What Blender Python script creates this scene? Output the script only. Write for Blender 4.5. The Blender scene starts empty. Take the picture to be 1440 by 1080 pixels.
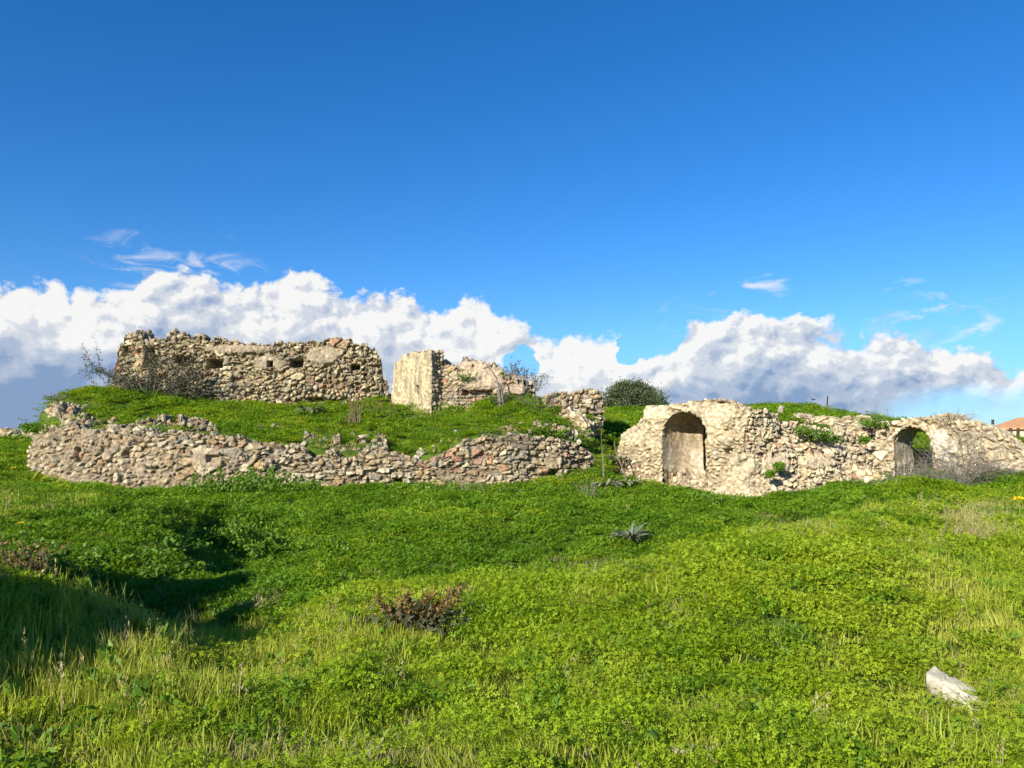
import bpy, math, random
import numpy as np
from mathutils import Vector, noise as mnoise

random.seed(7)
rng = np.random.default_rng(11)
scene = bpy.context.scene
COL = scene.collection

# ------------------------------------------------------------------ camera
CAMZ, PITCH, FPX = 1.7, math.radians(4.5), 1082.0
cam_d = bpy.data.cameras.new('camera')
cam = bpy.data.objects.new('camera', cam_d)
COL.objects.link(cam)
cam.location = (0, 0, CAMZ)
cam.rotation_euler = (math.radians(90) + PITCH, 0, 0)
cam_d.sensor_fit = 'HORIZONTAL'
cam_d.sensor_width = 36.0
cam_d.lens = FPX / 1440 * 36.0
cam_d.clip_start = 0.05
cam_d.clip_end = 20000
scene.camera = cam
CP, SP = math.cos(PITCH), math.sin(PITCH)


def P(px, py, Y):
    """world point seen at photo pixel (px, py) at forward distance Y"""
    u = (px - 720) / FPX
    v = (540 - py) / FPX
    yy = CP - SP * v
    zz = SP + CP * v
    t = Y / yy
    return np.array((u * t, Y, CAMZ + zz * t))


def proj(x, y, z):
    z = z - CAMZ
    yc = np.maximum(y * CP + z * SP, 1e-3)
    zc = -y * SP + z * CP
    return 720 + FPX * x / yc, 540 - FPX * zc / yc


# ------------------------------------------------------------------ exposure, sun
SUN_AZ, SUN_EL = math.radians(35), math.radians(26)   # azimuth: degrees left of straight behind the camera
scene.view_settings.view_transform = 'Standard'
scene.view_settings.look = 'None'
scene.view_settings.gamma = 1.0
scene.view_settings.use_curve_mapping = False
scene.view_settings.exposure = 0.95
sun_d = bpy.data.lights.new('sun', 'SUN')
sun_d.energy = 4.8
sun_d.angle = math.radians(0.5)
sun_d.color = (1.0, 0.94, 0.82)
sun = bpy.data.objects.new('sun', sun_d)
COL.objects.link(sun)
to_sun = Vector((-math.sin(SUN_AZ) * math.cos(SUN_EL), -math.cos(SUN_AZ) * math.cos(SUN_EL), math.sin(SUN_EL)))
sun.rotation_euler = to_sun.to_track_quat('Z', 'Y').to_euler()
sun.location = (-20, -25, 20)


# ------------------------------------------------------------------ node helper
class NT:
    def __init__(self, tree):
        self.t = tree
        self.n = tree.nodes
        self.l = tree.links

    def add(self, kind, **kw):
        nd = self.n.new(kind)
        for k, v in kw.items():
            setattr(nd, k, v)
        return nd

    def put(self, sock, val):
        if val is None:
            return
        if hasattr(val, 'links') or isinstance(val, bpy.types.NodeSocket):
            self.l.new(val, sock)
        else:
            sock.default_value = val

    def m(self, op, a, b=None, c=None, clamp=False):
        nd = self.add('ShaderNodeMath', operation=op, use_clamp=clamp)
        for i, x in enumerate((a, b, c)):
            self.put(nd.inputs[i], x)
        return nd.outputs[0]

    def v(self, op, a, b=None):
        nd = self.add('ShaderNodeVectorMath', operation=op)
        self.put(nd.inputs[0], a)
        if b is not None:
            self.put(nd.inputs[1], b)
        return nd.outputs[0]

    def sstep(self, x, lo, hi, a=0.0, b=1.0):
        nd = self.add('ShaderNodeMapRange', interpolation_type='SMOOTHSTEP')
        for i, q in enumerate((x, lo, hi, a, b)):
            self.put(nd.inputs[i], q)
        return nd.outputs[0]

    def lin(self, x, lo, hi, a=0.0, b=1.0):
        nd = self.add('ShaderNodeMapRange')
        for i, q in enumerate((x, lo, hi, a, b)):
            self.put(nd.inputs[i], q)
        return nd.outputs[0]

    def mix(self, f, a, b, blend='MIX'):
        nd = self.add('ShaderNodeMix', data_type='RGBA', blend_type=blend)
        self.put(nd.inputs[0], f)
        self.put(nd.inputs[6], a)
        self.put(nd.inputs[7], b)
        return nd.outputs[2]

    def noise(self, vec, scale, detail=4.0, rough=0.55, dist=0.0, dim='3D'):
        nd = self.add('ShaderNodeTexNoise', noise_dimensions=dim)
        if vec is not None:
            self.l.new(vec, nd.inputs['Vector'])
        nd.inputs['Scale'].default_value = scale
        nd.inputs['Detail'].default_value = detail
        nd.inputs['Roughness'].default_value = rough
        nd.inputs['Distortion'].default_value = dist
        return nd.outputs[0]

    def voro(self, vec, scale, detail=0.0, rough=0.5, feature='F1', smooth=None, dim='3D'):
        nd = self.add('ShaderNodeTexVoronoi', feature=feature, voronoi_dimensions=dim)
        nd.normalize = True
        self.l.new(vec, nd.inputs['Vector'])
        nd.inputs['Scale'].default_value = scale
        nd.inputs['Detail'].default_value = detail
        nd.inputs['Roughness'].default_value = rough
        if smooth is not None:
            nd.inputs['Smoothness'].default_value = smooth
        return nd.outputs['Distance']

    def ramp(self, fac, stops, interp='LINEAR'):
        nd = self.add('ShaderNodeValToRGB')
        nd.color_ramp.interpolation = interp
        el = nd.color_ramp.elements
        while len(el) < len(stops):
            el.new(0.5)
        for e, (p, c) in zip(el, stops):
            e.position = p
            e.color = c if len(c) == 4 else (*c, 1)
        self.put(nd.inputs[0], fac)
        return nd.outputs[0]


# ------------------------------------------------------------------ sky
world = bpy.data.worlds.new('World')
scene.world = world
world.use_nodes = True
W = NT(world.node_tree)
W.n.clear()
sky = W.add('ShaderNodeTexSky', sky_type='NISHITA')
sky.sun_disc = False
sky.sun_elevation = SUN_EL
sky.sun_rotation = math.atan2(to_sun.x, to_sun.y)
sky.air_density = 1.0
sky.dust_density = 0.05
sky.ozone_density = 4.0
hs = W.add('ShaderNodeHueSaturation')
hs.inputs['Saturation'].default_value = 1.19
hs.inputs['Value'].default_value = 1.0
W.l.new(W.mix(1.0, sky.outputs[0], (0.98, 1.12, 1.36, 1), 'MULTIPLY'), hs.inputs['Color'])
SKY_STR = 0.062
tc = W.add('ShaderNodeTexCoord')
d = tc.outputs['Generated']
sep = W.add('ShaderNodeSeparateXYZ')
W.l.new(d, sep.inputs[0])
az = W.m('ARCTAN2', sep.outputs[0], sep.outputs[1])
el = W.m('ARCSINE', sep.outputs[2])
AZR = 0.66
outline = [(0, 392), (40, 384), (78, 393), (100, 412), (150, 414), (182, 399), (225, 394), (290, 391), (345, 403), (375, 396), (400, 384), (438, 386),
           (458, 406), (500, 418), (560, 424), (630, 437), (655, 419), (685, 428), (735, 452), (790, 468), (840, 466), (866, 468), (884, 496),
           (940, 497), (975, 456), (1060, 452), (1100, 468), (1132, 460), (1180, 476), (1262, 474), (1340, 494), (1440, 524)]


def azel(px, py):
    p = P(px, py, 10.0) - np.array((0, 0, CAMZ))
    p /= np.linalg.norm(p)
    return math.atan2(p[0], p[1]), math.asin(p[2])


stops = []
for px_, py_ in outline:
    a_, e_ = azel(px_, py_)
    stops.append((min(1, max(0, (a_ + AZR) / (2 * AZR))), (e_ / 0.3,) * 3))
topc = W.ramp(W.m('DIVIDE', W.m('ADD', az, AZR), 2 * AZR), stops)
top = W.m('MULTIPLY', topc, 0.3)
comb = W.add('ShaderNodeCombineXYZ')
W.l.new(az, comb.inputs[0])
W.l.new(W.m('MULTIPLY', el, 1.25), comb.inputs[1])
comb.inputs[2].default_value = 3.7
cv0 = comb.outputs[0]
# domain warp so that puffs are irregular
warp = W.add('ShaderNodeTexNoise', noise_dimensions='2D')
W.l.new(cv0, warp.inputs['Vector'])
warp.inputs['Scale'].default_value = 14
warp.inputs['Detail'].default_value = 4
wv = W.v('SUBTRACT', warp.outputs['Color'], (0.5, 0.5, 0.5))
wsc = W.add('ShaderNodeVectorMath', operation='SCALE')
W.l.new(wv, wsc.inputs[0])
wsc.inputs['Scale'].default_value = 0.06
cvh = W.v('ADD', cv0, wsc.outputs[0])
wsc2 = W.add('ShaderNodeVectorMath', operation='SCALE')
W.l.new(wv, wsc2.inputs[0])
wsc2.inputs['Scale'].default_value = 0.018
cv = W.v('ADD', cv0, wsc2.outputs[0])


def puff(vec):
    a = W.voro(vec, 19, 4.0, 0.56, 'F1', dim='2D')
    b = W.noise(vec, 8, 5, 0.55, dim='2D')
    return W.m('ADD', W.m('MULTIPLY', W.m('SUBTRACT', 0.5, a), 0.9), W.m('MULTIPLY', W.m('SUBTRACT', b, 0.5), 0.9))


pf = puff(cv)
pf2 = puff(W.v('ADD', cv, (-0.008, 0.011, 0.004)))
fine = W.noise(cv, 60, 3, 0.6, dim='2D')
edge = W.m('ADD', W.m('SUBTRACT', top, el), W.m('MULTIPLY', W.m('SUBTRACT', pf, 0.12), 0.075))
edge = W.m('ADD', edge, W.m('MULTIPLY', W.m('SUBTRACT', fine, 0.5), 0.012))


sepw = W.add('ShaderNodeSeparateXYZ')
W.l.new(cvh, sepw.inputs[0])
azw = sepw.outputs[0]
elw = W.m('DIVIDE', sepw.outputs[1], 1.25)


def blob(px, py, rx, ry):
    """1 in the middle of an ellipse of sky (photo pixels), 0 outside"""
    a0, e0 = azel(px, py)
    dx = W.m('DIVIDE', W.m('SUBTRACT', azw, a0), rx / FPX)
    dy = W.m('DIVIDE', W.m('SUBTRACT', elw, e0), ry / FPX)
    r2 = W.m('ADD', W.m('MULTIPLY', dx, dx), W.m('MULTIPLY', dy, dy))
    return W.m('SUBTRACT', 1.0, r2, clamp=True)


holes = W.m('ADD', W.m('ADD', blob(722, 514, 36, 25), W.m('MULTIPLY', blob(882, 488, 16, 30), 0.8)), W.m('MULTIPLY', blob(152, 505, 26, 40), 0.6))
edge = W.m('SUBTRACT', edge, W.m('MULTIPLY', holes, 0.11))
# low end of the bank on the right: clear sky under it
dens = W.sstep(edge, -0.002, 0.010)
# thin wisps over the bank
wmap = W.v('MULTIPLY', cv0, (1.0, 2.4, 1.0))
wis = W.noise(wmap, 16, 5, 0.62, 0.6, dim='2D')
wmask = W.m('ADD', W.m('ADD', blob(1315, 445, 95, 38), blob(1048, 408, 60, 20)), W.m('ADD', W.m('MULTIPLY', blob(240, 375, 130, 45), 0.9), W.m('MULTIPLY', blob(1000, 470, 90, 60), 0.7)))
wisd = W.m('MULTIPLY', W.sstep(wis, 0.47, 0.72), W.m('MULTIPLY', wmask, 0.75, clamp=True))
dens = W.m('MAXIMUM', dens, wisd)
clear = W.sstep(blob(1440, 618, 230, 72), 0.05, 0.75)
dens = W.m('MULTIPLY', dens, W.m('SUBTRACT', 0.96, W.m('MULTIPLY', clear, 0.8)))
# below the horizon no clouds
dens = W.m('MULTIPLY', dens, W.sstep(el, -0.06, -0.02))
# relief of the puffs as the sun (up, left, behind) models it
rel = W.m('MULTIPLY', W.m('SUBTRACT', pf, pf2), 2.6)
depth = W.m('SUBTRACT', top, el)
big = W.noise(cv0, 5.5, 3, 0.5, dim='2D')
rel = W.m('MULTIPLY', rel, W.m('SUBTRACT', 1.0, W.m('MULTIPLY', W.sstep(depth, 0.02, 0.09), 0.45)))
lit = W.m('ADD', W.m('ADD', 0.88, rel), W.m('MULTIPLY', W.sstep(depth, 0.0, 0.15), -0.62))
lit = W.m('ADD', lit, W.m('MULTIPLY', W.m('SUBTRACT', big, 0.5), 0.75))
lit = W.m('ADD', lit, W.m('ADD', W.m('MULTIPLY', blob(60, 425, 150, 75), 0.35), W.m('ADD', W.m('MULTIPLY', blob(815, 510, 95, 60), 0.45), W.m('MULTIPLY', blob(640, 460, 140, 70), 0.25))))
lit = W.m('SUBTRACT', lit, W.m('ADD', W.m('MULTIPLY', blob(60, 580, 170, 110), 0.45), W.m('MULTIPLY', blob(1130, 580, 240, 60), 0.45)))
lit = W.m('MAXIMUM', W.m('MINIMUM', lit, 1.0), 0.0)
ccol = W.ramp(lit, [(0.0, (0.25, 0.36, 0.57)), (0.35, (0.45, 0.53, 0.68)), (0.68, (0.68, 0.72, 0.79)), (1.0, (0.98, 0.97, 0.94))], 'EASE')
CLOUD_GAIN = 8.2
cg = W.add('ShaderNodeVectorMath', operation='SCALE')
W.l.new(ccol, cg.inputs[0])
cg.inputs['Scale'].default_value = CLOUD_GAIN
low_t = W.sstep(el, 0.0, 0.16)
skyc = W.mix(1.0, hs.outputs[0], W.mix(low_t, (0.50, 0.68, 0.84, 1), (1, 1, 1, 1)), 'MULTIPLY')
skycol = W.mix(dens, skyc, cg.outputs[0])
bg = W.add('ShaderNodeBackground')
W.l.new(skycol, bg.inputs['Color'])
bg.inputs['Strength'].default_value = SKY_STR
wo = W.add('ShaderNodeOutputWorld')
W.l.new(bg.outputs[0], wo.inputs['Surface'])


# ------------------------------------------------------------------ numpy noise
def ihash(*a):
    h = np.full(a[0].shape, 2166136261, dtype=np.uint32)
    for x in a:
        h = (h ^ (x.astype(np.int64) & 0xffffffff).astype(np.uint32)) * np.uint32(16777619)
        h ^= h >> np.uint32(13)
        h = h * np.uint32(2246822519)
        h ^= h >> np.uint32(16)
    return h.astype(np.float64) / 4294967296.0


def vnoise(p, seed=0):
    i = np.floor(p).astype(np.int64)
    f = p - i
    f = f * f * f * (f * (f * 6 - 15) + 10)
    out = 0
    for dx in (0, 1):
        wx = f[:, 0] if dx else 1 - f[:, 0]
        for dy in (0, 1):
            wy = f[:, 1] if dy else 1 - f[:, 1]
            for dz in (0, 1):
                wz = f[:, 2] if dz else 1 - f[:, 2]
                out = out + wx * wy * wz * ihash(i[:, 0] + dx, i[:, 1] + dy, i[:, 2] + dz, np.full(len(p), seed))
    return out


def fbm(p, scale, octaves=4, seed=0, gain=0.5):
    """about -0.5 .. 0.5"""
    out, amp, tot = 0, 1.0, 0
    q = p * scale
    for o in range(octaves):
        out = out + amp * (vnoise(q, seed + o * 17) - 0.5)
        tot += amp
        amp *= gain
        q = q * 2.03 + 5.1
    return out / tot * 1.3


def sst(x, lo, hi):
    t = np.clip((x - lo) / (hi - lo), 0, 1)
    return t * t * (3 - 2 * t)


def cells(q, jit, met, seed):
    """jittered lattice cells: (id hash a, hash b, hash c, F2-F1 in metres)"""
    base = np.floor(q).astype(np.int64)
    n = len(q)
    f1 = np.full(n, 1e9)
    f2 = np.full(n, 1e9)
    best = np.zeros((n, 3), dtype=np.int64)
    sd = np.full(n, seed)
    for dz in (-1, 0, 1):
        cz = base[:, 2] + dz
        for dx in (-1, 0, 1):
            cx = base[:, 0] + dx
            for dy in (-1, 0, 1):
                cy = base[:, 1] + dy
                ox = cx + 0.5 + jit[0] * (ihash(cx, cy, cz, sd) - 0.5)
                oy = cy + 0.5 + jit[1] * (ihash(cx, cy, cz, sd + 1) - 0.5)
                oz = cz + 0.5 + jit[2] * (ihash(cx, cy, cz, sd + 2) - 0.5)
                dd = np.sqrt(((q[:, 0] - ox) * met[0]) ** 2 + ((q[:, 1] - oy) * met[1]) ** 2 + ((q[:, 2] - oz) * met[2]) ** 2)
                closer = dd < f1
                f2 = np.where(closer, f1, np.minimum(f2, dd))
                best[closer] = np.stack((cx, cy, cz), 1)[closer]
                f1 = np.where(closer, dd, f1)
    ha = ihash(best[:, 0], best[:, 1], best[:, 2], sd + 7)
    hb = ihash(best[:, 0], best[:, 1], best[:, 2], sd + 8)
    hc = ihash(best[:, 0], best[:, 1], best[:, 2], sd + 9)
    return ha, hb, hc, f2 - f1


# ------------------------------------------------------------------ object helpers
def tag(o, label=None, cat=None, group=None, kind=None):
    if label:
        o['label'] = label
    if cat:
        o['category'] = cat
    if group:
        o['group'] = group
    if kind:
        o['kind'] = kind
    return o


def empty(name, loc, label, cat, group=None):
    o = bpy.data.objects.new(name, None)
    COL.objects.link(o)
    o.location = tuple(float(c) for c in loc)
    o.empty_display_size = 0.2
    return tag(o, label, cat, group, 'thing')


def mesh_obj(name, verts, faces, mat, parent=None, smooth=False, attrs=None, link=True):
    """verts are in world coordinates; parts are stored relative to their thing"""
    verts = np.asarray(verts, dtype=np.float64)
    off = np.zeros(3)
    if parent is not None:
        p = parent
        while p is not None:
            off += np.array(p.location)
            p = p.parent
    me = bpy.data.meshes.new(name)
    vv = (verts - off).astype(np.float32)
    if isinstance(faces, np.ndarray):
        k = faces.shape[1]
        me.vertices.add(len(vv))
        me.vertices.foreach_set('co', vv.ravel())
        me.loops.add(faces.size)
        me.loops.foreach_set('vertex_index', faces.astype(np.int32).ravel())
        me.polygons.add(len(faces))
        me.polygons.foreach_set('loop_start', np.arange(0, faces.size, k, dtype=np.int32))
        me.update(calc_edges=True)
    else:
        me.from_pydata([tuple(map(float, q)) for q in vv], [], faces)
    me.validate()
    if attrs:
        for nm, arr in attrs.items():
            arr = np.asarray(arr, dtype=np.float32)
            if arr.ndim == 2:
                a = me.attributes.new(nm, 'FLOAT_COLOR', 'POINT')
                a.data.foreach_set('color', np.concatenate((arr, np.ones((len(arr), 1), np.float32)), 1).ravel())
            else:
                a = me.attributes.new(nm, 'FLOAT', 'POINT')
                a.data.foreach_set('value', arr.ravel())
    if smooth:
        me.polygons.foreach_set('use_smooth', np.ones(len(me.polygons), dtype=bool))
    me.materials.append(mat)
    o = bpy.data.objects.new(name, me)
    if link:
        COL.objects.link(o)
    if parent is not None:
        o.parent = parent
    return o


# ------------------------------------------------------------------ materials
def new_mat(name):
    m = bpy.data.materials.new(name)
    m.use_nodes = True
    t = NT(m.node_tree)
    t.n.clear()
    out = t.add('ShaderNodeOutputMaterial')
    return m, t, out


def principled(t, out, col, rough=0.9, bump=None, spec=0.25):
    b = t.add('ShaderNodeBsdfPrincipled')
    t.put(b.inputs['Base Color'], col)
    t.put(b.inputs['Roughness'], rough)
    b.inputs['Specular IOR Level'].default_value = spec
    if bump is not None:
        t.l.new(bump, b.inputs['Normal'])
    t.l.new(b.outputs[0], out.inputs['Surface'])
    return b


def bump(t, h, strength=0.5, dist=0.02):
    b = t.add('ShaderNodeBump')
    b.inputs['Strength'].default_value = strength
    b.inputs['Distance'].default_value = dist
    t.l.new(h, b.inputs['Height'])
    return b.outputs[0]


def mat_masonry():
    m, t, out = new_mat('old_masonry')
    at = t.add('ShaderNodeAttribute', attribute_name='stone_col')
    geo = t.add('ShaderNodeNewGeometry')
    pos = geo.outputs['Position']
    n1 = t.noise(pos, 9, 6, 0.62)
    n2 = t.noise(pos, 38, 4, 0.6)
    n3 = t.noise(pos, 1.3, 4, 0.6)
    c = t.mix(t.sstep(n1, 0.35, 0.7), t.mix(1.0, at.outputs['Color'], (0.62, 0.60, 0.58, 1), 'MULTIPLY'), t.mix(1.0, at.outputs['Color'], (1.2, 1.17, 1.1, 1), 'MULTIPLY'))
    # grey and ochre lichen stains
    c = t.mix(t.m('MULTIPLY', t.sstep(n3, 0.52, 0.68), 0.38), c, (0.15, 0.14, 0.12, 1))
    c = t.mix(t.m('MULTIPLY', t.sstep(n2, 0.60, 0.74), 0.45), c, (0.10, 0.095, 0.085, 1))
    h = t.m('ADD', t.m('MULTIPLY', n1, 0.8), t.m('MULTIPLY', n2, 0.45))
    principled(t, out, c, 0.95, bump(t, h, 0.7, 0.035), 0.12)
    return m


def mat_plaster(name, base, dark, streak=1.0):
    m, t, out = new_mat(name)
    geo = t.add('ShaderNodeNewGeometry')
    pos = geo.outputs['Position']
    mp = t.v('MULTIPLY', pos, (2.2, 2.2, 0.8))
    s = t.noise(mp, 1.0, 6, 0.7, 0.8)
    n = t.noise(pos, 3.0, 6, 0.65)
    n2 = t.noise(pos, 25, 5, 0.6)
    c = t.mix(t.m('MULTIPLY', t.sstep(s, 0.42, 0.68), streak), (*base, 1), (*dark, 1))
    c = t.mix(t.sstep(n, 0.48, 0.62), c, (base[0] * 0.72, base[1] * 0.60, base[2] * 0.48, 1))
    c = t.mix(t.m('MULTIPLY', t.sstep(n2, 0.52, 0.7), 0.5), c, (*[q * 0.5 for q in base], 1))
    principled(t, out, c, 0.92, bump(t, t.m('ADD', n2, t.m('MULTIPLY', n, 1.2)), 0.6, 0.03), 0.12)
    return m


def mat_leaf(name, ca, cb, cc, transl=0.35, spec=0.3, patch=0.5, rough=0.55, tcol=1.5):
    """ca..cb per leaf, patches of cc over the ground"""
    m, t, out = new_mat(name)
    at = t.add('ShaderNodeAttribute', attribute_name='var')
    oi = t.add('ShaderNodeObjectInfo')
    geo = t.add('ShaderNodeNewGeometry')
    f = t.m('ADD', t.m('MULTIPLY', at.outputs['Fac'], 0.6), t.m('MULTIPLY', oi.outputs['Random'], 0.4))
    c = t.mix(f, (*ca, 1), (*cb, 1))
    n = t.noise(geo.outputs['Position'], 0.55, 4, 0.6)
    c = t.mix(t.m('MULTIPLY', t.sstep(n, 0.44, 0.62), patch), c, (*cc, 1))
    b = t.add('ShaderNodeBsdfPrincipled')
    t.l.new(c, b.inputs['Base Color'])
    b.inputs['Roughness'].default_value = rough
    b.inputs['Specular IOR Level'].default_value = spec
    if transl > 0:
        tr = t.add('ShaderNodeBsdfTranslucent')
        t.l.new(t.mix(1.0, c, (tcol, tcol * 0.95, tcol * 0.4, 1), 'MULTIPLY'), tr.inputs['Color'])
        mx = t.add('ShaderNodeMixShader')
        mx.inputs[0].default_value = transl
        t.l.new(b.outputs[0], mx.inputs[1])
        t.l.new(tr.outputs[0], mx.inputs[2])
        t.l.new(mx.outputs[0], out.inputs['Surface'])
    else:
        t.l.new(b.outputs[0], out.inputs['Surface'])
    return m


def mat_simple(name, base, var=0.35, scale=12, rough=0.85, bstr=0.4, bdist=0.02):
    m, t, out = new_mat(name)
    geo = t.add('ShaderNodeNewGeometry')
    pos = geo.outputs['Position']
    n = t.noise(pos, scale, 6, 0.65)
    n2 = t.noise(pos, scale * 0.22, 4, 0.6)
    c = t.mix(t.sstep(n, 0.3, 0.7), (*[q * (1 - var) for q in base], 1), (*[min(1, q * (1 + var * 0.6)) for q in base], 1))
    c = t.mix(t.m('MULTIPLY', t.sstep(n2, 0.5, 0.68), 0.4), c, (base[0] * 0.55, base[1] * 0.52, base[2] * 0.46, 1))
    principled(t, out, c, rough, bump(t, n, bstr, bdist), 0.15)
    return m


M_WALL = mat_masonry()
M_SLABV = mat_masonry()
M_SLABV.name = 'weathered_plaster'
_t = NT(M_SLABV.node_tree)
_b = next(n for n in _t.n if n.type == 'BSDF_PRINCIPLED')
_c = _b.inputs['Base Color'].links[0].from_socket
_g = _t.add('ShaderNodeNewGeometry')
_s = _t.noise(_t.v('MULTIPLY', _g.outputs['Position'], (7.0, 7.0, 0.7)), 1.0, 5, 0.6)
_t.l.new(_t.mix(_t.m('MULTIPLY', _t.sstep(_s, 0.44, 0.62), 0.75), _c, (0.20, 0.165, 0.12, 1)), _b.inputs['Base Color'])
M_NICHE = mat_plaster('niche_plaster', (0.46, 0.40, 0.31), (0.27, 0.19, 0.11), 0.8)
M_ROCK = mat_simple('pale_limestone', (0.41, 0.37, 0.275), 0.35, 10, 0.9, 0.6, 0.03)
M_ROCKM = mat_simple('weathered_limestone', (0.36, 0.31, 0.225), 0.45, 9, 0.95, 0.8, 0.05)
M_ROCKD = mat_simple('grey_stone', (0.34, 0.30, 0.24), 0.4, 10, 0.9, 0.6, 0.03)
M_WOOD = mat_simple('dry_stem', (0.17, 0.12, 0.08), 0.4, 30)
M_TWIG = mat_simple('grey_twig', (0.20, 0.175, 0.15), 0.4, 30)
M_POST = mat_simple('dark_post', (0.05, 0.045, 0.04), 0.3, 20)
M_BIRD = mat_simple('dark_plumage', (0.03, 0.03, 0.03), 0.3, 30)
M_CLOVER = mat_leaf('clover_leaf', (0.155, 0.25, 0.008), (0.33, 0.44, 0.016), (0.37, 0.44, 0.03), 0.40, 0.2, 0.6)
M_DARKCLO = mat_leaf('dark_clover_leaf', (0.068, 0.155, 0.006), (0.165, 0.295, 0.010), (0.19, 0.31, 0.014), 0.36, 0.25, 0.6)  # darker clover leaf, used mostly beyond the near ridge
M_GRASS = mat_leaf('grass_blade', (0.19, 0.26, 0.015), (0.40, 0.45, 0.05), (0.42, 0.42, 0.08), 0.38, 0.22, 0.6)
M_DRY = mat_leaf('dry_grass_blade', (0.25, 0.20, 0.10), (0.46, 0.38, 0.20), (0.34, 0.31, 0.13), 0.25, 0.2, 0.4)
M_BUSH = mat_leaf('leafy_weed', (0.065, 0.14, 0.010), (0.145, 0.26, 0.018), (0.12, 0.23, 0.02), 0.3, 0.3, 0.3)
M_OLIVE = mat_leaf('olive_leaf', (0.035, 0.055, 0.022), (0.115, 0.14, 0.065), (0.075, 0.10, 0.04), 0.12, 0.3, 0.3)
M_SHRUB = mat_leaf('grey_green_leaf', (0.05, 0.06, 0.028), (0.13, 0.135, 0.065), (0.10, 0.09, 0.05), 0.15, 0.25, 0.4)
M_SILVER = mat_leaf('silver_leaf', (0.13, 0.16, 0.08), (0.33, 0.35, 0.22), (0.18, 0.21, 0.10), 0.18, 0.3, 0.3)
M_THISTLE = mat_leaf('thistle_leaf', (0.05, 0.07, 0.04), (0.22, 0.25, 0.16), (0.10, 0.13, 0.07), 0.15, 0.3, 0.3)
M_RUST = mat_leaf('rust_leaf', (0.10, 0.05, 0.02), (0.26, 0.17, 0.06), (0.20, 0.17, 0.04), 0.2, 0.2, 0.35)
M_YELL = mat_leaf('yellow_petal', (0.75, 0.55, 0.02), (0.85, 0.65, 0.03), (0.8, 0.6, 0.02), 0.2, 0.2, 0.1)


def mat_soil():
    m, t, out = new_mat('grassy_soil')
    geo = t.add('ShaderNodeNewGeometry')
    pos = geo.outputs['Position']
    n = t.noise(pos, 2.2, 6, 0.65)
    n2 = t.noise(pos, 30, 5, 0.7)
    c = t.mix(t.sstep(n, 0.35, 0.65), (0.05, 0.09, 0.012, 1), (0.09, 0.14, 0.02, 1))
    c = t.mix(t.m('MULTIPLY', t.sstep(n2, 0.5, 0.7), 0.5), c, (0.045, 0.04, 0.02, 1))
    principled(t, out, c, 1.0, bump(t, n2, 0.8, 0.06), 0.1)
    return m


M_SOIL = mat_soil()

# ------------------------------------------------------------------ wall lines in plan
LOW_LINE = [(40, 25.4), (70, 24.3), (130, 23.8), (240, 23.6), (400, 23.9), (520, 24.0), (620, 24.1), (720, 24.1), (790, 24.6), (836, 25.6)]
A0, A1 = (862, 25.7), (1056, 22.4)
B1 = (1236, 25.3)


def plan(px, Y):
    return np.array(((px - 720) / FPX * Y / (CP), Y))   # close enough for points near the horizon row


low_xy = np.array([plan(*q) for q in LOW_LINE])
a0 = plan(*A0)
a1 = plan(*A1)
b1 = plan(*B1)
cdir = np.array((math.cos(math.radians(50)), -math.sin(math.radians(50))))
c0 = b1 + np.array((-0.25, 0.1))
c1 = c0 + cdir * 4.7

# ------------------------------------------------------------------ terrain
def tps_fit(pts, lam=0.02):
    pts = np.asarray(pts, float)
    X = pts[:, :2] / 10.0
    n = len(X)
    r2 = ((X[:, None] - X[None]) ** 2).sum(-1)
    K = np.where(r2 > 0, 0.5 * r2 * np.log(r2 + 1e-12), 0) + lam * np.eye(n) * 0.1
    Pm = np.concatenate((np.ones((n, 1)), X), 1)
    A = np.zeros((n + 3, n + 3))
    A[:n, :n] = K
    A[:n, n:] = Pm
    A[n:, :n] = Pm.T
    w = np.linalg.solve(A, np.concatenate((pts[:, 2], np.zeros(3))))

    def f(x, y):
        x = x / 10.0
        y = y / 10.0
        out = w[n] + w[n + 1] * x + w[n + 2] * y
        for i in range(n):
            q = (x - X[i, 0]) ** 2 + (y - X[i, 1]) ** 2
            out = out + w[i] * 0.5 * q * np.log(q + 1e-12)
        return out
    return f


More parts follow.
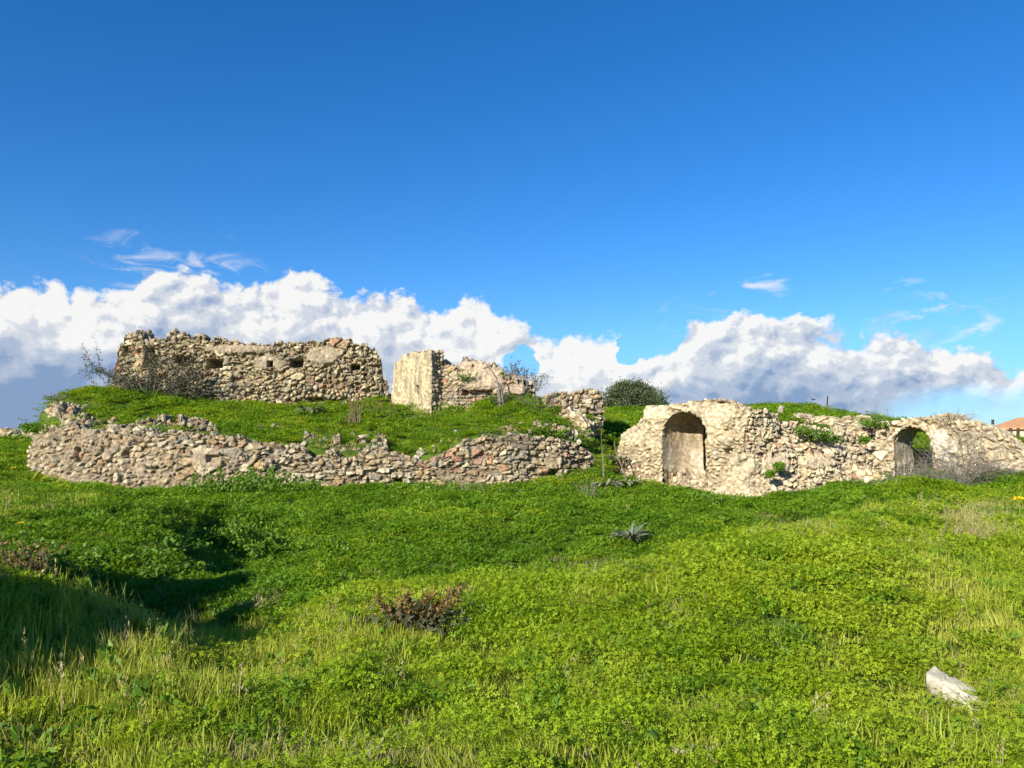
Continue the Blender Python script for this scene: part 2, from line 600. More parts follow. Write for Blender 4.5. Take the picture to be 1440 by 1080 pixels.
field_px = [
    (0, 1080, 3.4), (360, 1080, 3.5), (720, 1080, 3.6), (1080, 1080, 3.5), (1440, 1080, 3.4),
    (720, 950, 5.0), (1080, 950, 4.95), (1345, 975, 4.65), (1440, 900, 5.4), (520, 960, 4.9),
    (500, 840, 7.3), (700, 827, 7.5), (850, 814, 7.7), (950, 790, 8.0), (1100, 754, 8.7), (1250, 718, 9.7), (1400, 736, 9.9), (1440, 750, 9.7),
    (1100, 838, 5.7), (1250, 808, 6.0), (1330, 750, 8.2), (1200, 768, 7.1), (960, 838, 6.1), (850, 880, 6.0), (650, 885, 6.2), (450, 876, 6.6), (1440, 808, 6.7),
    
    (700, 750, 16.6), (700, 703, 22.2), (500, 750, 16.6), (500, 703, 22.2), (600, 701, 22.6), (900, 742, 17.4), (900, 700, 22.8), (950, 715, 21.6), (1050, 722, 20.8), (1160, 708, 19.5),
    (1230, 698, 20.5), (1300, 703, 19.5), (1350, 700, 19.5), (1420, 682, 20.5), (1250, 690, 17.0), (1400, 705, 16.5), (1500, 680, 18),
    (840, 662, 25.3), (790, 680, 24.3), (860, 675, 25.0),
    (0, 697, 13.8), (100, 705, 14.0), (200, 716, 14.4),
    (60, 684, 23.6), (170, 702, 22.8), (240, 700, 22.6), (330, 693, 22.9), (420, 697, 22.7), (150, 712, 18.0), (240, 720, 18.5), (340, 725, 18.0),
    (0, 770, 10.6), (100, 772, 10.8), (200, 782, 11.0), (330, 880, 7.6),
    (0, 862, 6.1), (120, 872, 6.0), (230, 898, 5.8), (345, 972, 5.0), (300, 938, 5.3), (0, 950, 4.4), (150, 950, 4.5),
    (-150, 700, 13.0), (-150, 665, 20.0), (-150, 850, 6.5), (1560, 760, 10), (1560, 900, 5.5), (20, 660, 25.5)]
fp = [P(*q) for q in field_px]
# around and behind the camera, and the far sides
fp += [np.array(q) for q in [(0, 0, 0.12), (2.5, 0.5, 0.15), (-2.2, 0.5, 0.15), (0, -4, 0), (5, -4, 0.1), (-6, -4, 0.2), (9, 3, 0.3), (14, 8, 0.6), (20, 15, 0.8),
                            (-12, 6, 0.9), (-20, 15, 1.1), (-22, 24, 1.3), (20, 24, 1.0), (-10, 34, 0.8), (10, 34, 0.8), (-4.6, 7.5, -0.62), (-4.0, 7.5, -0.68), (-3.2, 7.5, -0.66), (-2.6, 7.1, -0.45), (-5.4, 8.9, -0.1), (-4.4, 8.9, -0.25), (-3.6, 8.9, -0.3), (-2.0, 8.8, -0.25), (-2.6, 10.6, -0.2), (-1.9, 11.6, -0.7), (-0.2, 11.3, -1.0), (1.2, 11.6, -1.0), (2.4, 12.4, -0.8), (3.8, 13.6, -0.45), (4.9, 15.0, -0.5), (6.4, 16.2, -0.15), (7.6, 17.2, 0.1), (2.5, 15.5, -0.5), (5.6, 13.2, 0.05), (3.2, 11.2, -0.45), (4.4, 11.8, -0.1), (-5.5, 14.3, -0.42), (-5.1, 15.3, -0.35), (-4.4, 14.0, -0.5), (-4.9, 12.4, -0.42), (-4.3, 11.2, -0.35), (-6.1, 12.6, 0.42), (-5.8, 11.4, 0.3), (-6.6, 14.4, 0.62), (-7.6, 14.2, 0.76), (-6.3, 16.5, 0.3), (-2.4, 13.4, -0.55)]]
F_tps = tps_fit(fp, 0.004)

upper_px = [
    (5, 632, 29.5), (35, 632, 29.5), (58, 626, 30.5), (0, 634, 31.5), (45, 630, 32), (-60, 632, 30), (1425, 630, 30), (1445, 632, 31), (1400, 622, 30),
    (90, 592, 25.4), (200, 604, 24.7), (300, 612, 24.8), (420, 625, 24.7), (500, 632, 24.8), (580, 643, 24.7), (640, 622, 25.0), (720, 604, 25.1), (790, 606, 25.8), (830, 626, 26.2),
    (85, 562, 27.2), (150, 550, 29.2), (200, 556, 29.2), (300, 570, 29.2), (400, 577, 29.4), (450, 578, 29.2), (540, 570, 29.8), (562, 580, 29.4), (600, 580, 28.9), (650, 577, 28.6), (700, 563, 28.7), (750, 566, 28.3),
    (700, 592, 26.6), (500, 605, 27), (300, 588, 27), (800, 592, 27.0), (835, 600, 27.4), (180, 572, 27), (600, 607, 27), (640, 600, 26.4),
    (850, 628, 27.5), (880, 602, 31), (905, 586, 36), (830, 582, 36), (960, 582, 36), (870, 590, 34), (890, 583, 45), (1000, 582, 45),
    (1130, 574, 48), (1205, 593, 48), (1060, 586, 46), (1095, 577, 47), (1165, 580, 48), (1250, 606, 48), (1320, 614, 46),
    (1000, 590, 27), (1100, 592, 26.5), (1200, 592, 27.6), (1293, 600, 30.5), (1293, 625, 28.4), (1360, 608, 29), (1430, 632, 26.2), (1440, 628, 33), (1400, 628, 40),
    (0, 622, 33), (40, 615, 33), (-200, 628, 33), (-60, 628, 36), (100, 614, 38), (20, 622, 42), (20, 622, 50), (160, 602, 44), (300, 590, 40), (600, 590, 40), (1600, 632, 35), (1500, 630, 45), (1440, 630, 60), (1300, 630, 62), (700, 606, 60), (0, 618, 60)]
up = [P(*q) for q in upper_px]
up += [np.array(q) for q in [(-30, 26, 1.5), (30, 26, 1.9), (0, 90, 2.2), (-60, 90, 2.0), (60, 90, 1.4), (45, 70, 1.2), (38, 55, 1.3)]]
U_tps = tps_fit(up)

# line where the ground steps up (behind the walls) and how wide that step is
cb = c0 + np.array((cdir[1] * -1, cdir[0])) * 0.0
cn = np.array((-cdir[1], cdir[0]))           # into the wall (away from the camera)
lx = np.array([-40, low_xy[0, 0] - 0.6] + list(low_xy[:, 0]) + [low_xy[-1, 0] + 0.25, a0[0] - 0.1, a0[0] + 0.15, a1[0] + 1.0, a1[0] + 1.2, b1[0] - 0.35, b1[0] - 0.1, 13.9, 15.6, 17.0, 40])
ly = np.array([25.5, 25.5] + list(low_xy[:, 1] + 0.22) + [24.2, 24.2, a0[1] + 1.7, a1[1] + 2.3, a1[1] + 1.9, b1[1] + 0.7, b1[1] + 1.0, 26.1, 24.9, 22.6, 22.5])
lw = np.array([7.0, 6.0] + [0.5] * len(low_xy) + [3.8, 3.8, 0.5, 0.5, 0.6, 0.6, 1.6, 2.6, 2.2, 2.6, 4.0])


def step_w(x, y):
    L = np.interp(x, lx, ly)
    wd = np.interp(x, lx, lw)
    return sst(y, L, L + wd)


def gauss(x, y, cx, cy, r, rb=None):
    rb = rb or r
    return np.exp(-((x - cx) / r) ** 2 - ((y - cy) / rb) ** 2)


def ground_z(x, y):
    x = np.asarray(x, float)
    y = np.asarray(y, float)
    w = step_w(x, y)
    xc = np.clip(x, -30, 30)
    yc = np.clip(y, -5, 70)
    fz = np.clip(F_tps(np.clip(xc, -24, 24), np.clip(yc, -4, 34)), -1.2, 2.2)
    uz = np.clip(U_tps(xc, yc), 0.5, 4.6)
    # unseen grassy bank left of the camera, put in to cast broken shade
    bx, by, ex, ey = -4.3, 2.7, -6.6, 6.6
    tt = np.clip(((x - bx) * (ex - bx) + (y - by) * (ey - by)) / ((ex - bx) ** 2 + (ey - by) ** 2), 0, 1)
    dd = np.hypot(x - bx - tt * (ex - bx), y - by - tt * (ey - by))
    fz = fz + (1.12 + 0.45 * np.sin(tt * 15 + 0.6)) * np.exp(-(dd / 0.95) ** 2)
    z = fz * (1 - w) + uz * w
    p = np.stack((x, y, np.zeros_like(x)), -1).reshape(-1, 3)
    nz = fbm(p, 0.9, 4, 3).reshape(x.shape) * 0.16 + fbm(p, 3.1, 3, 9).reshape(x.shape) * 0.07
    z = z + (nz * 1.25) * np.clip(1.0 - np.maximum(np.abs(x) - 30, 0) / 60, 0, 1)
    far = sst(np.maximum(np.abs(x) - 40, y - 80), 0, 120)
    return z * (1 - far) + 1.4 * far


def expand(start, stop, n):
    return start + (stop - start) * (np.geomspace(1, 200, n) - 1) / 199


xs = np.concatenate((-expand(26, 2500, 26)[::-1], np.arange(-25.86, 25.9, 0.13), expand(26, 2500, 26)))
ys = np.concatenate((-expand(5, 600, 16)[::-1], np.arange(-4.9, 36, 0.12), np.arange(36, 66, 0.6), expand(66.5, 3000, 28)))
GX, GY = np.meshgrid(xs, ys)
GZ = ground_z(GX, GY)
nx_, ny_ = len(xs), len(ys)
idx = np.arange(nx_ * ny_).reshape(ny_, nx_)
gf = np.stack((idx[:-1, :-1], idx[:-1, 1:], idx[1:, 1:], idx[1:, :-1]), -1).reshape(-1, 4)
ground = mesh_obj('ground', np.stack((GX, GY, GZ), -1).reshape(-1, 3), gf, M_SOIL, smooth=True)
tag(ground, kind='structure')


def gz1(x, y):
    return float(ground_z(np.array([x]), np.array([y]))[0])


def on_ground(px, py, y0=3.0, y1=60.0):
    """first ground point seen through a photo pixel"""
    Ys = np.linspace(y0, y1, 1500)
    pts = np.array([P(px, py, Y) for Y in Ys])
    g = ground_z(pts[:, 0], pts[:, 1])
    hit = np.nonzero(pts[:, 2] < g)[0]
    i = hit[0] if len(hit) else len(Ys) - 1
    return np.array((pts[i, 0], pts[i, 1], g[i]))


# ------------------------------------------------------------------ ruin walls
PAL = {
    'warm': np.array((0.97, 1.0, 0.97)) * np.array([(.40, .31, .20), (.33, .27, .19), (.45, .37, .26), (.36, .26, .15), (.28, .25, .20), (.50, .43, .32), (.40, .33, .24)]),
    'brown': np.array((0.95, 1.0, 0.96)) * np.array([(.325, .255, .165), (.265, .215, .145), (.365, .30, .20), (.30, .22, .135), (.24, .21, .165), (.42, .36, .26), (.34, .25, .16)]) * 1.3,
    'pale': np.array((0.98, 1.0, 0.98)) * np.array([(.57, .47, .30), (.51, .42, .28), (.60, .51, .35), (.50, .38, .23), (.43, .37, .28), (.61, .53, .39), (.57, .46, .31)]),
}
BRICK = np.array([(.30, .165, .105), (.34, .205, .135), (.28, .175, .125)])


def ell(px, py, e):
    """soft ellipse mask in the wall's face"""
    return np.clip(1.6 * (1 - ((px - e[0]) / e[2]) ** 2 - ((py - e[1]) / e[3]) ** 2), 0, 1)


def masonry(name, line, tops, thick, parent, pal='warm', ds=0.028, stone=(0.34, 0.155), rub=(0.22, 0.17), rub_bias=0.0, batter=0.0, brick=0.06,
            bot=0.35, arch=None, arch_back=False, plaster=(), plaster_col=(0.52, 0.43, 0.31), holes=(), ledges=(), rough=1.0, seed=0, topjit=0.07, darks=(), bricks=(), rubs=(), topslope=0.0, gap=0.0, solid=False, mat=None, lowamp=0.16, rnd=0.13):
    """one wall body. line: plan points; tops: (px, py) silhouette; returns the mesh object"""
    line = np.asarray(line, float)
    seg = np.linalg.norm(np.diff(line, axis=0), axis=1)
    cum = np.concatenate(([0], np.cumsum(seg)))
    Ltot = cum[-1]
    na = max(8, int(Ltot / ds))
    A = np.linspace(0, Ltot, na)
    lxx = np.interp(A, cum, line[:, 0])
    lyy = np.interp(A, cum, line[:, 1])
    # smoothed tangent
    tx = np.gradient(lxx)
    ty = np.gradient(lyy)
    k = max(1, int(0.3 / ds))
    ker = np.ones(2 * k + 1) / (2 * k + 1)
    tx = np.convolve(np.pad(tx, k, 'edge'), ker, 'valid')
    ty = np.convolve(np.pad(ty, k, 'edge'), ker, 'valid')
    nn = np.hypot(tx, ty)
    tx, ty = tx / nn, ty / nn
    inx, iny = -ty, tx                       # into the wall
    pxs = 720 + FPX * lxx * CP / lyy
    tp = np.asarray(tops, float)
    pyt = np.interp(pxs, tp[:, 0], tp[:, 1])
    v = (540 - pyt) / FPX
    zt = CAMZ + (SP + CP * v) / (CP - SP * v) * lyy
    # broken stones along the crest
    aj = A / 0.26 + fbm(np.stack((A, A * 0, A * 0 + seed), 1), 2.0, 2, seed) * 1.2
    zt = zt + topjit * (ihash(np.floor(aj).astype(np.int64), np.full(na, seed + 3)) - 0.5) * 1.6
    gz = ground_z(lxx, lyy)
    zb = np.minimum(gz, zt - 0.2) - bot
    hmax = float((zt - zb).max())
    nc = max(6, int(hmax / ds))
    nb = max(4, int(thick / (ds * 1.6)))
    patches = []

    def patch(ai, bi, ci):
        """arrays of same 2D shape: along index, depth fraction, height fraction"""
        return (ai, bi, ci)
    ia = np.arange(na)
    cc = np.linspace(0, 1, nc)
    bb = np.linspace(0, 1, nb)
    Ia, Cc = np.meshgrid(ia, cc)
    patches.append((Ia, np.zeros_like(Cc), Cc, False))                    # front
    ccb = np.linspace(0, 1, max(6, nc // 2))
    iab = ia[::2] if na % 2 else np.append(ia[::2], na - 1)
    Ib, Cb = np.meshgrid(iab, ccb)
    patches.append((Ib, np.ones_like(Cb), Cb, True))                      # back
    Ia2, Bb = np.meshgrid(ia, bb)
    patches.append((Ia2, Bb, np.ones_like(Bb), False))                    # top
    Be, Ce = np.meshgrid(bb, cc)
    patches.append((np.zeros(Be.shape, int), Be, Ce, True))               # left end
    patches.append((np.full(Be.shape, na - 1), Be, Ce, False))            # right end
    V, FC, CO = [], [], []
    base = 0
    for pi, (I, B, C, flip) in enumerate(patches):
        sh = I.shape
        I = I.ravel()
        B = B.ravel()
        C = C.ravel()
        z = zb[I] + C * (zt[I] - topslope * B * thick - zb[I])
        bt = B * thick + batter * np.clip(z - gz[I], -0.3, 9) * (1 - B)
        for (ze, dep) in ledges:             # step back above a height fraction
            bt = bt + dep * sst(C, ze - 0.02, ze + 0.03) * (1 - B)
        x = lxx[I] + inx[I] * bt
        y = lyy[I] + iny[I] * bt
        a = A[I]
        p3 = np.stack((x, y, z), 1)
        r = rnd
        sa = -np.clip(1 - a / r, 0, 1) + np.clip(1 - (Ltot - a) / r, 0, 1)
        dB = B * thick
        sb = -np.clip(1 - dB / r, 0, 1) + np.clip(1 - (thick - dB) / r, 0, 1)
        sc = np.clip(1 - (zt[I] - z) / r, 0, 1)
        nrm = np.stack((tx[I] * sa + inx[I] * sb, ty[I] * sa + iny[I] * sb, sc), 1)
        nrm /= np.linalg.norm(nrm, axis=1)[:, None] + 1e-9
        px, py = proj(x, y, z)
        # stones
        q0 = np.stack((a, bt, z), 1)
        wob = np.stack((fbm(q0, 1.1, 3, seed + 21), fbm(q0, 1.1, 3, seed + 22), fbm(q0, 0.8, 3, seed + 23)), 1)
        q1 = q0 + wob * np.array((0.30, 0.30, 0.20)) + np.stack((fbm(q0, 5, 2, seed + 31), fbm(q0, 5, 2, seed + 32), fbm(q0, 5, 2, seed + 33)), 1) * 0.06
        s0, s1 = stone
        cq = np.stack((q1[:, 0] / s0, q1[:, 1] / s0, q1[:, 2] / s1), 1)
        cq[:, 0] += ihash(np.floor(cq[:, 2]).astype(np.int64), np.full(len(a), seed + 5)) * 3
        h1 = cells(cq, (0.75, 0.75, 0.35), (s0 * 0.72, s0 * 0.72, s1 * 1.0), seed + 100)
        r0, r1 = rub
        h2 = cells(np.stack((q1[:, 0] / r0, q1[:, 1] / r0, q1[:, 2] / r1), 1), (0.9, 0.9, 0.9), (r0, r0, r1), seed + 200)
        h3 = cells(np.stack((q1[:, 0] / (s0 * 1.75), q1[:, 1] / (s0 * 1.75), q1[:, 2] / (s1 * 1.8)), 1), (0.8, 0.8, 0.5), (s0 * 1.25, s0 * 1.25, s1 * 1.8), seed + 300)
        use3 = fbm(q0, 0.9, 3, seed + 45) > 0.19
        h1 = [np.where(use3, h3[i], h1[i]) for i in range(4)]
        msk = fbm(q0, 0.55, 3, seed + 41) + rub_bias
        for e in rubs:
            msk = msk + 0.8 * ell(px, py, e)
        use2 = msk > 0.05
        ha, hb, hc, ed = [np.where(use2, h2[i], h1[i]) for i in range(4)]
        face = sst(ed, 0.0, 0.06)
        pl = np.zeros(len(a))
        for e in plaster:
            pl = np.maximum(pl, ell(px, py, e))
        if gap:
            pl = np.maximum(pl, gap * sst(fbm(q0, 0.9, 4, seed + 77), 0.02, 0.2))
        if not solid:
            pl = pl * sst(fbm(q0, 2.2, 4, seed + 78) + 0.28, 0.0, 0.18)
        fine = fbm(q0, 6.0, 4, seed + 51, 0.6)
        low = fbm(q0, 0.9, 3, seed + 52)
        g_ = cells(q1 / np.array((0.085, 0.085, 0.06)), (0.9, 0.9, 0.9), (0.085, 0.085, 0.06), seed + 400)
        dsp = (0.085 * (hb - 0.5) + 0.10 * (face - 1) + 0.05 * fine + 0.02 * fbm(q0, 17, 2, seed + 53) + 0.035 * (g_[1] - 0.5) + 0.02 * (sst(g_[3], 0, 0.02) - 1)) * rough + lowamp * low
        miss = (hc > 0.945)
        dsp = dsp - np.where(miss, 0.15 * face, 0) * rough
        dsp = dsp * (1 - pl) + pl * (0.05 + 0.05 * fine + 0.02 * (g_[1] - 0.5) * (g_[2] > 0.6) + 0.10 * low)
        hol = np.zeros(len(a))
        for e in holes:
            hol = np.maximum(hol, sst(np.clip(1 - np.maximum(np.abs(px - e[0]) / e[2], np.abs(py - e[1]) / e[3]), 0, 1), 0.02, 0.3) * (e[4] if len(e) > 4 else 0.45))
        for e in darks:                      # eroded hollows
            dsp = dsp - e[4] * ell(px, py, e)
        front = np.clip(-sb, 0, 1)
        dsp = dsp - hol * front
        pos = p3 + nrm * dsp[:, None]
        # colours
        pc = PAL[pal]
        col = pc[(ha * len(pc)).astype(int) % len(pc)]
        col = col * (0.86 + 0.28 * hb)[:, None]
        bm = brick
        bprob = np.full(len(a), bm)
        for e in bricks:
            bprob = bprob + e[4] * ell(px, py, e)
        isb = (hc * 7.31 % 1.0) < bprob
        col[isb] = BRICK[(ha[isb] * 3).astype(int) % 3] * (0.85 + 0.6 * hb[isb])[:, None]
        mort = pc.mean(0) * np.array((0.56, 0.54, 0.54))
        col = col * face[:, None] + mort * (1 - face)[:, None]
        col = col * (1 - pl)[:, None] + np.array(plaster_col) * (0.9 + 0.5 * fine)[:, None] * pl[:, None]
        col = col * (0.80 + 0.40 * g_[0])[:, None]
        V.append(pos)
        CO.append(np.clip(col, 0.02, 0.85))
        id2 = (base + np.arange(len(a))).reshape(sh)
        fs = np.stack((id2[:-1, :-1], id2[:-1, 1:], id2[1:, 1:], id2[1:, :-1]), -1).reshape(-1, 4)
        if arch is not None and (pi == 0 or (arch_back and pi == 1)):
            a_m = a.reshape(sh)
            z_m = z.reshape(sh)
            ac_ = 0.25 * (a_m[:-1, :-1] + a_m[:-1, 1:] + a_m[1:, 1:] + a_m[1:, :-1]).ravel()
            zc_ = 0.25 * (z_m[:-1, :-1] + z_m[:-1, 1:] + z_m[1:, 1:] + z_m[1:, :-1]).ravel()
            u = (ac_ - arch['ac']) / arch['hw']
            zz = np.where(np.abs(u) < 1, arch['zs'] + arch['rise'] * np.sqrt(np.clip(1 - u * u, 0, 1)), -99)
            jag = 0.07 * (ihash((ac_ / 0.12).astype(np.int64), (zc_ / 0.1).astype(np.int64)) - 0.3)
            fs = fs[~(zc_ < zz + jag)]
        if flip:
            fs = fs[:, ::-1]
        FC.append(fs)
        base += len(a)
    V = np.concatenate(V)
    FC = np.concatenate(FC)
    CO = np.concatenate(CO)
    return mesh_obj(name, V, FC, mat or M_WALL, parent, smooth=False, attrs={'stone_col': CO})


def a_of_px(line0, line1, px):
    """distance along a straight plan line where it crosses photo column px"""
    u = (px - 720) / FPX / CP
    dx, dy = line1 - line0
    Lh = math.hypot(dx, dy)
    t = (u * line0[1] - line0[0]) / (dx - u * dy)
    return t * Lh


def z_of(py, Y):
    return P(720, py, Y)[2]


# ---- low wall at the foot of the mound
mid = low_xy[4]
lowwall = empty('ruined_wall', (mid[0], mid[1], gz1(*mid)), 'long low rubble wall retaining the grassy mound, weathered beige stone', 'wall')
low_top = [(40, 628), (52, 606), (66, 600), (85, 597), (100, 592), (112, 605), (170, 602), (240, 607), (300, 612), (340, 615), (350, 621), (420, 628), (442, 640), (470, 634),
           (488, 646), (505, 640), (516, 630), (552, 632), (572, 641), (600, 648), (630, 634), (640, 626), (665, 616), (720, 610), (780, 613), (806, 622), (828, 634), (838, 645)]
masonry('masonry_face', low_xy, low_top, 0.95, lowwall, 'warm', 0.026, (0.35, 0.15), (0.20, 0.13), -0.16, 0.07, 0.03, gap=0.3, seed=3,
        plaster=[(300, 645, 42, 16), (205, 660, 20, 14), (150, 642, 9, 8)], plaster_col=(0.40, 0.32, 0.22),
        bricks=[(650, 650, 70, 22, 0.35), (300, 630, 60, 10, 0.2)], holes=[(560, 677, 7, 4, 0.5), (176, 640, 6, 5, 0.3), (780, 665, 8, 6, 0.3), (300, 645, 10, 6, 0.18), (107, 640, 5, 12, 0.25)],
        rubs=[(70, 640, 40, 50), (480, 645, 40, 14)], topjit=0.09)
# rubble core standing above the face, set back
rc = [plan(62, 26.0), plan(100, 25.2), plan(200, 24.75), plan(312, 24.85)]
masonry('rubble_core', rc, [(60, 600), (66, 575), (80, 566), (90, 590), (98, 584), (112, 584), (120, 592), (150, 590), (180, 593), (240, 587), (262, 590), (300, 596), (314, 610)], 0.6, lowwall, 'warm', 0.026,
        rub_bias=0.5, rub=(0.2, 0.15), seed=14, brick=0.03, topjit=0.16, bot=0.5)
bl_ = [plan(97, 24.75), plan(122, 24.6)]
masonry('fallen_lump', bl_, [(95, 596), (101, 587), (110, 585), (119, 588), (123, 600)], 0.55, lowwall, 'warm', 0.024, rub_bias=0.5, rub=(0.3, 0.25), seed=19, gap=0.8, plaster_col=(0.36, 0.31, 0.24), topjit=0.05, bot=0.7)
lf = [plan(35, 26.4), plan(48, 25.5), plan(62, 25.2), plan(90, 24.9), plan(124, 24.8)]
masonry('rubble_core', lf, [(33, 622), (39, 606), (45, 594), (54, 580), (62, 571), (74, 567), (88, 568), (98, 576), (110, 588), (126, 602)], 1.5, lowwall, 'warm', 0.026, rub_bias=0.45, rub=(0.24, 0.18), seed=18, topjit=0.14, batter=0.45, bot=0.6)
lc = [plan(60, 26.8), plan(78, 26.6), plan(104, 27.2)]
masonry('rubble_core', lc, [(58, 585), (64, 570), (74, 564), (84, 566), (100, 572), (106, 586)], 0.8, lowwall, 'warm', 0.026, rub_bias=0.5, rub=(0.2, 0.16), seed=15, topjit=0.1, bot=1.0)
rc2 = [plan(425, 24.9), plan(470, 24.6), plan(545, 24.8)]
masonry('rubble_core', rc2, [(424, 618), (432, 603), (440, 607), (452, 624), (470, 616), (485, 615), (500, 618), (520, 616), (530, 612), (546, 618), (552, 630)], 0.5, lowwall, 'warm', 0.026,
        rub_bias=0.4, rub=(0.24, 0.17), seed=16, topjit=0.22, bot=0.5)
rc3 = [plan(690, 25.0), plan(760, 25.1), plan(828, 26.0)]
masonry('rubble_core', rc3, [(688, 606), (705, 602), (740, 604), (760, 598), (790, 600), (806, 604), (820, 615), (830, 630)], 0.6, lowwall, 'warm', 0.026, rub_bias=0.4, rub=(0.24, 0.17), seed=17, topjit=0.2, bot=0.5)

# ---- upper wall on the mound
uw_line = [plan(130, 30.5), plan(200, 30.0), plan(330, 29.9), plan(450, 30.1), plan(546, 30.5)]
p0 = uw_line[2]
upper = empty('ruined_wall', (p0[0], p0[1], gz1(*p0)), 'long brown rubble wall on top of the mound with square put-log holes', 'wall')
uw_top = [(130, 566), (138, 553), (150, 547), (157, 535), (161, 510), (162, 492), (168, 477), (176, 470), (188, 464), (195, 473), (208, 476), (228, 475), (237, 469), (242, 464), (257, 465),
          (263, 471), (276, 467), (286, 475), (300, 476), (330, 481), (360, 485), (390, 485), (420, 482), (445, 480), (458, 477), (500, 478), (514, 483), (522, 488), (530, 496), (535, 503), (537, 512), (538, 529), (543, 533), (545, 541), (547, 545), (548, 566)]
masonry('masonry_face', uw_line, uw_top, 0.95, upper, 'brown', 0.027, (0.38, 0.108), (0.23, 0.135), -0.2, 0.02, 0.05, lowamp=0.07, rnd=0.07, rough=1.3, seed=31,
        holes=[(302, 511, 12, 7, 0.75), (380, 512, 4.2, 4.5, 0.7), (416, 510.5, 10, 6.5, 0.75), (262, 508, 11, 7.5, 0.6), (250, 505, 8, 7, 0.5), (500, 516, 7, 4, 0.6), (209, 493, 8, 26, 0.6), (214, 508, 7, 10, 0.55),
               (445, 562, 16, 4, 0.35), (470, 566, 14, 5, 0.3), (175, 494, 4, 7, 0.25), (255, 545, 8, 8, 0.3)],
        plaster=[(335, 491, 60, 7), (380, 512, 26, 14), (455, 500, 30, 16)], plaster_col=(0.39, 0.32, 0.225), bricks=[(360, 565, 60, 6, 0.5), (470, 540, 60, 16, 0.18), (330, 525, 60, 10, 0.2)],
        rubs=[(440, 555, 120, 16)], topjit=0.13, bot=0.5)

# ---- tall plastered slab
sl0, sl1 = plan(554, 30.1), plan(607, 28.6)
slab = empty('plastered_wall', (sl0[0], sl0[1], gz1(*sl0)), 'tall pale yellow plastered wall fragment between the two brown ruins', 'wall')
masonry('plaster_face', [sl0, sl1], [(552, 526), (555, 511), (562, 508), (566, 504), (580, 499), (590, 498), (598, 493), (606, 492), (610, 494)], 0.62, slab, 'pale', 0.022, plaster=[(560, 520, 58, 120)],
        plaster_col=(0.56, 0.47, 0.29), rough=0.9, seed=45, topjit=0.10, lowamp=0.22, brick=0.02, bot=0.5, holes=[(588, 549, 2.6, 7, 0.3)], rubs=[(585, 570, 30, 12)], solid=True, mat=M_SLABV)

# ---- vault remnant beside it
vl = [plan(606, 29.0), plan(640, 28.5), plan(690, 28.5), plan(735, 28.5), plan(757, 29.0)]
vault = empty('ruined_vault', (vl[2][0], vl[2][1], gz1(*vl[2])), 'humped vault remnant with smooth pinkish mortar band, right of the tall plastered slab', 'ruin')
masonry('masonry_face', vl, [(604, 500), (610, 497), (616, 503), (622, 510), (632, 514), (640, 509), (645, 503), (652, 500), (676, 501), (690, 508), (702, 513), (712, 521), (722, 525), (735, 529), (748, 536), (754, 541), (758, 556)],
        1.1, vault, 'warm', 0.026, (0.32, 0.13), (0.2, 0.15), -0.02, 0.16, 0.05, rough=1.1, seed=52,
        plaster=[(685, 532, 44, 18), (665, 515, 26, 9), (728, 548, 22, 9)], plaster_col=(0.50, 0.40, 0.29), holes=[(672, 552, 24, 4, 0.35), (722, 560, 26, 4, 0.35), (615, 530, 4, 20, 0.3)], topjit=0.12, bot=0.6, topslope=0.15)

# ---- small block to the right of it
k0, k1 = plan(764, 27.6), plan(850, 27.9)
blk = empty('ruined_wall', (k1[0], k1[1], gz1(*k1)), 'short square stump of rubble wall left of the round dark tree', 'wall')
masonry('masonry_face', [k0, plan(800, 27.65), k1], [(762, 562), (770, 555), (785, 551), (800, 551), (826, 546), (838, 547), (846, 552), (850, 562), (852, 575)], 1.2, blk, 'warm', 0.026, (0.34, 0.2), (0.3, 0.22), 0.1, 0.0, 0.02,
        seed=61, topjit=0.08, bot=0.7, holes=[(828, 584, 30, 2.5, 0.2)])
st0, st1 = plan(782, 26.9), plan(828, 26.3)
masonry('rubble_core', [st0, st1], [(780, 590), (788, 580), (800, 577), (812, 580), (822, 592), (830, 600)], 0.7, blk, 'pale', 0.026, rub_bias=0.5, seed=63, topjit=0.12, bot=0.6)


